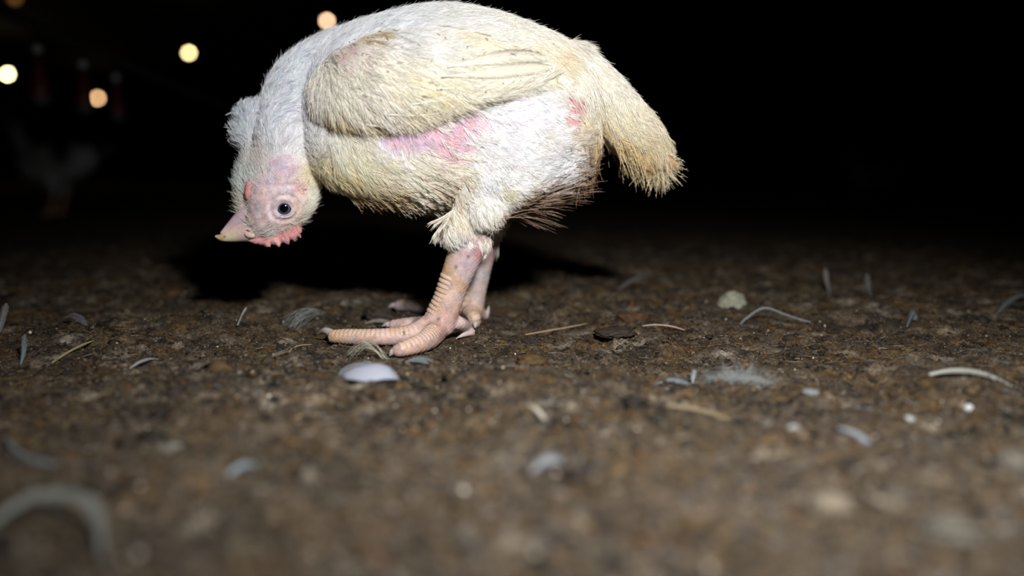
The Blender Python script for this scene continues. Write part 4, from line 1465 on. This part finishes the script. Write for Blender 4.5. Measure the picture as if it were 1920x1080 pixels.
lone_feather('feather', 'pair of thin white barbs lying on litter below the straw stalk', arc(gl(244, 694), gl(300, 676), 0.004), 0.004, 14, (160, 161, 164), seed=14)
lone_feather('feather', 'blurred curved feather in the near litter by the left edge', [gl(14, 836, 0.006), gl(28, 868, 0.004), gl(58, 898, 0.003), gl(112, 916, 0.003)], 0.0036, 30, (120, 126, 128), q=0.0018, seed=15)
lone_feather('feather', 'large blurred hoop-shaped feather in the nearest left corner', [gl(-20, 1016, 0.004), gl(60, 1000, 0.012), gl(140, 1004, 0.016), gl(185, 1030, 0.012), gl(196, 1085, 0.004)], 0.0055, 40, (128, 132, 128), q=0.0022, seed=16)
lone_feather('feather', 'small bluish blurred feather slanting on the near litter', arc(gl(430, 922), gl(482, 900), 0.003), 0.004, 22, (134, 147, 155), q=0.0012, seed=17)
lone_feather('feather', 'stubby pale blurred feather in the middle of the near litter', arc(gl(996, 912), gl(1054, 906), 0.004), 0.007, 24, (128, 130, 134), q=0.0012, seed=18)
lone_feather('feather', 'slim bluish blurred feather on the near litter at right', arc(gl(1572, 812), gl(1636, 838), 0.003), 0.0038, 22, (140, 147, 156), q=0.0012, seed=19)
def wisps(label, px0, px1, n, h, rgb, spread, seed):
    rg = np.random.default_rng(seed)
    out = []
    for k in range(n):
        a = gl(px0[0] + rg.normal(0, spread), px0[1] + rg.normal(0, spread * 0.3))
        b = gl(px1[0] + rg.normal(0, spread * 0.5), px1[1] + rg.normal(0, spread * 0.2))
        out.append(wtube(arc(a, b, h * rg.uniform(0.5, 1.3), 5, rg.normal(0, 0.08)), [0.00012, 0.0002, 0.0002, 0.0002, 0.00012], 3, 5, side=(0.1, 0.2, 1)))
    V, F = join(out)
    return tag(mk('feather', V, F, M['vane'], cols=np.tile(lin(rgb), (len(V), 1))), label, 'feather')


wisps('loose wispy barbs lying against the claw of the nearest toe', (652, 662), (722, 672), 16, 0.012, (196, 194, 178), 7, 20)
wisps('dim fuzzy wisp of barbs just behind the tip of the long toe', (548, 616), (604, 602), 40, 0.010, (150, 154, 152), 10, 21)
lone_feather('feather', 'grey-blue flat feather lying right below the nearest toe', arc(gl(760, 680), gl(812, 684), 0.003), 0.006, 26, (120, 132, 137), seed=21)
lone_feather('feather', 'thin white feather lying between the two feet', arc(gl(684, 610), gl(738, 612), 0.004), 0.005, 24, (136, 134, 126), seed=22)
lone_feather('feather', 'pale dim feather lying far back in the gloom', arc(gl(1030, 505), gl(1095, 503), 0.010), 0.010, 24, (112, 112, 120), seed=23)
lone_feather('feather', 'drooping dim feather at the far right edge of the litter', arc(gl(1868, 590), gl(1935, 572), 0.012), 0.008, 26, (112, 120, 116), seed=24)
lone_feather('feather', 'short grey feather standing behind the dark hole in the litter', [gl(1632, 570), gl(1628, 566, 0.012), gl(1622, 566, 0.03)], 0.006, 20, (104, 108, 108), (0, -1, 0.1), seed=25)
lone_feather('feather', 'tiny curl feather standing at the right of the dark hole', [gl(1700, 612), gl(1712, 606, 0.012), gl(1716, 606, 0.004)], 0.006, 20, (112, 120, 128), (0, -1, 0.1), seed=26)

# fluffy down tuft
pl = Plumage()
g0 = gl(1385, 712, 0.001)
n = 480
base = g0 + np.stack([RNG.normal(0, 0.010, n), RNG.normal(0, 0.006, n), np.abs(RNG.normal(0, 0.003, n))], 1)
dr = np.stack([RNG.normal(0.1, 1, n), RNG.normal(0, 0.6, n), np.abs(RNG.normal(0.35, 0.4, n))], 1)
dr /= np.linalg.norm(dr, axis=1)[:, None]
LL = RNG.uniform(0.006, 0.028, n)[:, None]
bd = RNG.normal(0, 0.4, (n, 3))
pl.add(np.stack([base + LL * (dr * q + bd * q * q * 0.5 - np.array([0, 0, 0.35]) * q * q) for q in (0, .25, .5, .75, 1)], 1),
       np.tile(0.00010 * np.array([1, .9, .8, .6, .3]), (n, 1)), np.tile(lin((150, 160, 164)), (n, 1)))
lone = lone_feather('down_feather', 'large fluffy grey-white down feather lying on the litter', arc(gl(1330, 712), gl(1452, 716), 0.006), 0.008, 16, (124, 124, 118), seed=30, lean=0.2)
fl_ = pl.build('fluff', M['plume'])
fl_.parent = lone
fl_['kind'] = 'stuff'


def lump(name, label, px, py, rpx, rgb, cat='lump', sq=0.75, seed=0, group=None):
    rg = np.random.default_rng(seed + 100)
    g = gl(px, py, 0)
    s = depth(g) / FPX
    V, F = ball((0, 0, 0), (1, 1, 1), 40, 26)
    k = 1 + 0.10 * noise2(V[:, 0] * 11 + V[:, 2] * 6, V[:, 1] * 11 - V[:, 2] * 9, seed + 9) + 0.07 * noise2(V[:, 0] * 23 + V[:, 2] * 16, V[:, 1] * 23 - V[:, 2] * 19, seed + 11) + 0.22 * noise2(V[:, 0] * 2.2 + seed, V[:, 1] * 2.2 + V[:, 2] * 1.7, seed) + 0.13 * noise2(V[:, 0] * 5 + V[:, 2] * 3, V[:, 1] * 5 - V[:, 2] * 4, seed + 5)
    V = V * k[:, None] * rpx * s * np.array([1, 0.8, sq]) + np.array([g[0], g[1], g[2] + rpx * s * sq * 0.32])
    cols = np.tile(lin(rgb), (len(V), 1)) * np.clip(1 + 0.25 * noise2(V[:, 0] * 300, V[:, 2] * 300, seed), 0.5, 1.5)[:, None]
    return tag(mk(name, V, F, M['crumb'], cols=cols), label, cat, group)


lump('dropping', 'pale greenish-grey crumbly dropping on the litter at right', 1372, 576, 26, (138, 138, 122), 'dropping', 0.8, 1)
lump('litter_clod', 'broad pale clod blurred in the near right litter', 1556, 974, 44, (98, 90, 78), 'clod', 0.4, 2)
lump('litter_clod', 'grey domed clod rising over the dark hollow at right edge', 1905, 888, 38, (84, 80, 72), 'clod', 0.7, 3)
lump('litter_clod', 'dark crumbly clod lying between the long toe and far foot', 712, 600, 30, (52, 45, 38), 'clod', 0.7, 4)
lump('litter_clod', 'pale oblong clod in the near left litter', 318, 844, 30, (116, 112, 102), 'clod', 0.4, 5)
lump('litter_clod', 'ochre crumbly clod just right of the chicken feet', 1000, 690, 26, (78, 62, 38), 'clod', 0.45, 6)
lump('litter_clod', 'low grey clod in the nearest right corner of litter', 1780, 1010, 60, (80, 77, 70), 'clod', 0.4, 7)
lump('litter_clod', 'reddish brown clod on the dark litter behind the chicken', 1185, 600, 26, (74, 54, 36), 'clod', 0.5, 8)
lump('litter_clod', 'dark crumbly clod near the twig right of the feet', 1150, 640, 34, (52, 45, 38), 'clod', 0.3, 9)
lump('pebble', 'bright white pebble on the near litter at right', 1487, 822, 11, (150, 150, 148), 'pebble', 0.8, 11)
lump('pebble', 'small white pebble by the pale oblong clod', 264, 856, 9, (150, 154, 160), 'pebble', 0.8, 12)
lump('pebble', 'small pale pebble below the arched bare-shafted feather', 1816, 764, 9, (190, 196, 198), 'pebble', 0.8, 13)
lump('pebble', 'pale buff pebble just below the bright white pebble', 1502, 842, 11, (126, 108, 84), 'pebble', 0.7, 14)
lump('pebble', 'long pale chip above the slim bluish feather', 1668, 752, 13, (170, 174, 172), 'pebble', 0.45, 15)
lump('pebble', 'pale flat chip under the fluffy down feather', 1520, 738, 16, (116, 122, 124), 'pebble', 0.4, 16)
lump('pebble', 'pale rounded chip below the long bare-shafted feather', 1705, 782, 13, (150, 156, 154), 'pebble', 0.5, 17)


def straw(label, line, r, rgb, cat='straw', name='straw_stalk'):
    V, F = wtube(line, [r * 0.8] + [r] * (len(line) - 2) + [r * 0.5], 5, 7, side=(0.1, 0.2, 1))
    return tag(mk(name, V, F, M['straw'], cols=np.tile(lin(rgb), (len(V), 1))), label, cat)


straw('pale straw stalk lying in the litter at the left', arc(gl(98, 676), gl(176, 652), 0.002), 0.0012, (150, 136, 108))
straw('thin pale straw slanting to the claw of the long toe', arc(gl(543, 674), gl(588, 644), 0.002, side=0.06), 0.0006, (176, 162, 130))
straw('thin tan twig lying right of the chicken feet', arc(gl(985, 622), gl(1102, 608), 0.001, side=-0.06), 0.0008, (160, 138, 106))
straw('pinkish curved twig lying on the litter behind the dark clod', arc(gl(1205, 622), gl(1284, 624), 0.003), 0.0009, (166, 142, 124))
straw('broad buff straw blurred in the near litter at right', arc(gl(1252, 772), gl(1372, 768), 0.002), 0.0022, (110, 98, 76))
straw('grey-white straw tip lying in the near litter at centre', arc(gl(990, 790), gl(1022, 802), 0.002), 0.0018, (160, 156, 144))
straw('long fine straw curving below the chicken claw at left', arc(gl(500, 690), gl(545, 676), 0.001), 0.0005, (130, 118, 96))

# ================================================================== DISTANT THINGS in the dark shed
def far_bird(name, label, px, py, dist_y, size, sitting, face_left=True):
    """A plain white chicken, whole but simple: it stands metres away in the dark."""
    k = size
    sx = -1 if face_left else 1
    g = G(px, py)
    dz = 0.0 if not sitting else -0.125 * k
    o = np.array([g[0], g[1], 0.0])

    def pt(x, z, y=0.0):
        return o + np.array([sx * x * k, y * k, max(z * k + dz, 0.01)])
    bp = [wtube([pt(-0.16, 0.25), pt(-0.08, 0.24), pt(0.03, 0.225), pt(0.10, 0.235), pt(0.14, 0.26)], [0.05 * k, 0.085 * k, 0.095 * k, 0.08 * k, 0.05 * k], 5, 18),
          wtube([pt(0.10, 0.26), pt(0.15, 0.32), pt(0.165, 0.37), pt(0.17, 0.395)], [0.055 * k, 0.034 * k, 0.028 * k, 0.027 * k], 5, 16),
          wtube([pt(-0.13, 0.26), pt(-0.20, 0.29), pt(-0.25, 0.30)], [0.05 * k, 0.035 * k, 0.012 * k], 5, 14)]
    if not sitting:
        for yy in (-0.05, 0.05):
            bp.append(wtube([pt(0.0, 0.2, yy), pt(-0.01, 0.13, yy), pt(-0.02, 0.10, yy)], [0.05 * k, 0.032 * k, 0.018 * k], 5, 14))
            bp.append(wtube([pt(-0.02, 0.11, yy), pt(0.0, 0.06, yy), pt(0.01, 0.012, yy)], [0.014 * k, 0.011 * k, 0.012 * k], 5, 10))
            for a in (-0.5, 0.0, 0.5):
                bp.append(wtube([pt(0.01, 0.012, yy), pt(0.035, 0.010, yy + a * 0.035), pt(0.06, 0.008, yy + a * 0.06)], [0.010 * k, 0.008 * k, 0.004 * k], 4, 8, side=(0, 0, 1)))
    me, co = remeshed(bp, 0.006, 6)
    root = empty(name, tuple(o), label, 'chicken', None)
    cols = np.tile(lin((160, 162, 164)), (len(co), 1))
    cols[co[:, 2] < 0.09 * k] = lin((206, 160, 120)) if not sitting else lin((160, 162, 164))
    paint(me, cols)
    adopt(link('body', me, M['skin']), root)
    V, F = wtube([pt(0.185, 0.395), pt(0.21, 0.39), pt(0.228, 0.38)], [0.012 * k, 0.009 * k, 0.002 * k], 4, 10)
    adopt(mk('beak', V, F, M['beak'], cols=np.tile(lin((214, 180, 120)), (len(V), 1))), root)
    V, F = wtube([pt(0.15, 0.415), pt(0.17, 0.43), pt(0.19, 0.42)], [0.004 * k, 0.008 * k, 0.004 * k], 4, 10)
    adopt(mk('comb', V, F, M['comb'], cols=np.tile(lin((196, 60, 60)), (len(V), 1))), root)
    for yy in (-0.024, 0.024):
        V, F = ball(pt(0.185, 0.40, yy), (0.005 * k,) * 3, 10, 8)
        adopt(mk('eye', V, F, M['black']), root)
    for yy in (-1, 1):
        V, F = ball(pt(-0.03, 0.25, yy * 0.085), (0.10 * k, 0.02 * k, 0.055 * k), 16, 10)
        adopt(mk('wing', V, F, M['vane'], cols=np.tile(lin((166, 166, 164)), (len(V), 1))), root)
    return root


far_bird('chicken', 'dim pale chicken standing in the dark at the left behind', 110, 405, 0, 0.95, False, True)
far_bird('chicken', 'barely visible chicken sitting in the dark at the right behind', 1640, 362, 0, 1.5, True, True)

# lamps: bare warm bulbs on cords from the ceiling
def shed_lamp(px, py, z, label, rgb, strength, r):
    e = ray(px, py)
    t = (z - CAM[2]) / e[2]
    c = CAM + e * t
    root = empty('hanging_lamp', tuple(c), label, 'lamp')
    V, F = ball(c, (r, r, r), 20, 14)
    adopt(mk('bulb', V, F, emit_mat('bulb_glow', rgb, strength)), root)
    V, F = wtube([c + np.array([0, 0, r * 0.9]), c + np.array([0, 0, r * 0.9 + 0.10])], [0.028, 0.022], 3, 12, side=(0, 1, 0))
    adopt(mk('socket', V, F, M['black']), root)
    V, F = wtube([c + np.array([0, 0, r + 0.09]), np.array([c[0], c[1], 3.2])], [0.006, 0.006], 3, 6, side=(0, 1, 0))
    adopt(mk('cord', V, F, M['black']), root)
    return root


shed_lamp(354, 99, 2.35, 'yellow glowing bulb alone in the dark between two others', (1.0, 0.76, 0.36), 21, 0.038)
shed_lamp(613, 39, 2.35, 'peach glowing bulb just above the chicken neck', (1.0, 0.62, 0.38), 17, 0.032)
shed_lamp(14, 139, 2.35, 'brightest pale yellow bulb cut by the left frame edge', (1.0, 0.84, 0.42), 34, 0.046)
shed_lamp(183, 184, 2.35, 'peach glowing bulb lowest of all, among the red drinkers', (1.0, 0.58, 0.28), 13, 0.058)
shed_lamp(28, -4, 2.35, 'dim orange bulb at the very top left corner', (1.0, 0.45, 0.12), 0.35, 0.045)

# nipple drinkers with red cups on a water line
DR = [(70, 92, 'nearest red cup drinker with a pale knob, hanging beside the brightest bulb'),
      (155, 121, 'middle red cup drinker with a pale knob on the water pipe'),
      (217, 146, 'farthest and dimmest red cup drinker on the water pipe')]
ZD = 0.45
tops = []
for (px, py, lab) in DR:
    e = ray(px, py)
    c = CAM + e * ((ZD - CAM[2]) / e[2])
    tops.append(c)
    root = empty('drinker', tuple(c), lab, 'drinker', 'red cup drinkers on the water line')
    V, F = ball(c, (0.0115, 0.0115, 0.0115), 18, 12)
    adopt(mk('knob', V, F, M['pale_plastic']), root)
    prof_ = [(0.006, -0.010), (0.012, -0.020), (0.016, -0.050), (0.020, -0.075), (0.022, -0.082), (0.023, -0.104), (0.018, -0.112), (0.004, -0.112)]
    nv_s = 24
    V = np.array([(c[0] + rr * math.cos(a), c[1] + rr * math.sin(a), c[2] + zz) for rr, zz in prof_ for a in np.linspace(0, 2 * math.pi, nv_s, endpoint=False)])
    F = [(i * nv_s + j, (i + 1) * nv_s + j, (i + 1) * nv_s + (j + 1) % nv_s, i * nv_s + (j + 1) % nv_s) for i in range(len(prof_) - 1) for j in range(nv_s)]
    F += [tuple(range(nv_s)), tuple(range((len(prof_) - 1) * nv_s, len(prof_) * nv_s))[::-1]]
    adopt(mk('cup', V, F, M['feeder_red']), root)
    V, F = wtube([c + np.array([0, 0, -0.106]), c + np.array([0, 0, -0.118])], [0.024, 0.016], 3, 18, side=(0, 1, 0))
    adopt(mk('drip_tray', V, F, M['tray']), root)
    V, F = wtube([c + np.array([0, 0, 0.010]), c + np.array([0, 0, 0.034])], [0.006, 0.006], 3, 8, side=(0, 1, 0))
    adopt(mk('nipple', V, F, M['black']), root)
a, b = tops[0] + np.array([0, 0, 0.049]), tops[2] + np.array([0, 0, 0.049])
e = (b - a) / np.linalg.norm(b - a)
V, F = wtube([a - e * 0.6, a, b, b + e * 2.5], [0.0125] * 4, 4, 14, side=(0, 0, 1))
pipe = tag(mk('water_pipe', V, F, M['steel']), 'long grey water pipe running above the row of red drinkers', 'pipe')
for q in (-0.4, 1.4):
    m = a + (b - a) * q
    V, F = wtube([m + np.array([0, 0, 0.012]), np.array([m[0], m[1], 3.2])], [0.0015, 0.0015], 3, 6, side=(0, 1, 0))
    w_ = mk('hanger_wire', V, F, M['black'])
    w_.parent = pipe

print('feathers', NF1, 'strands', sum(len(x) for x in body_plume.p))
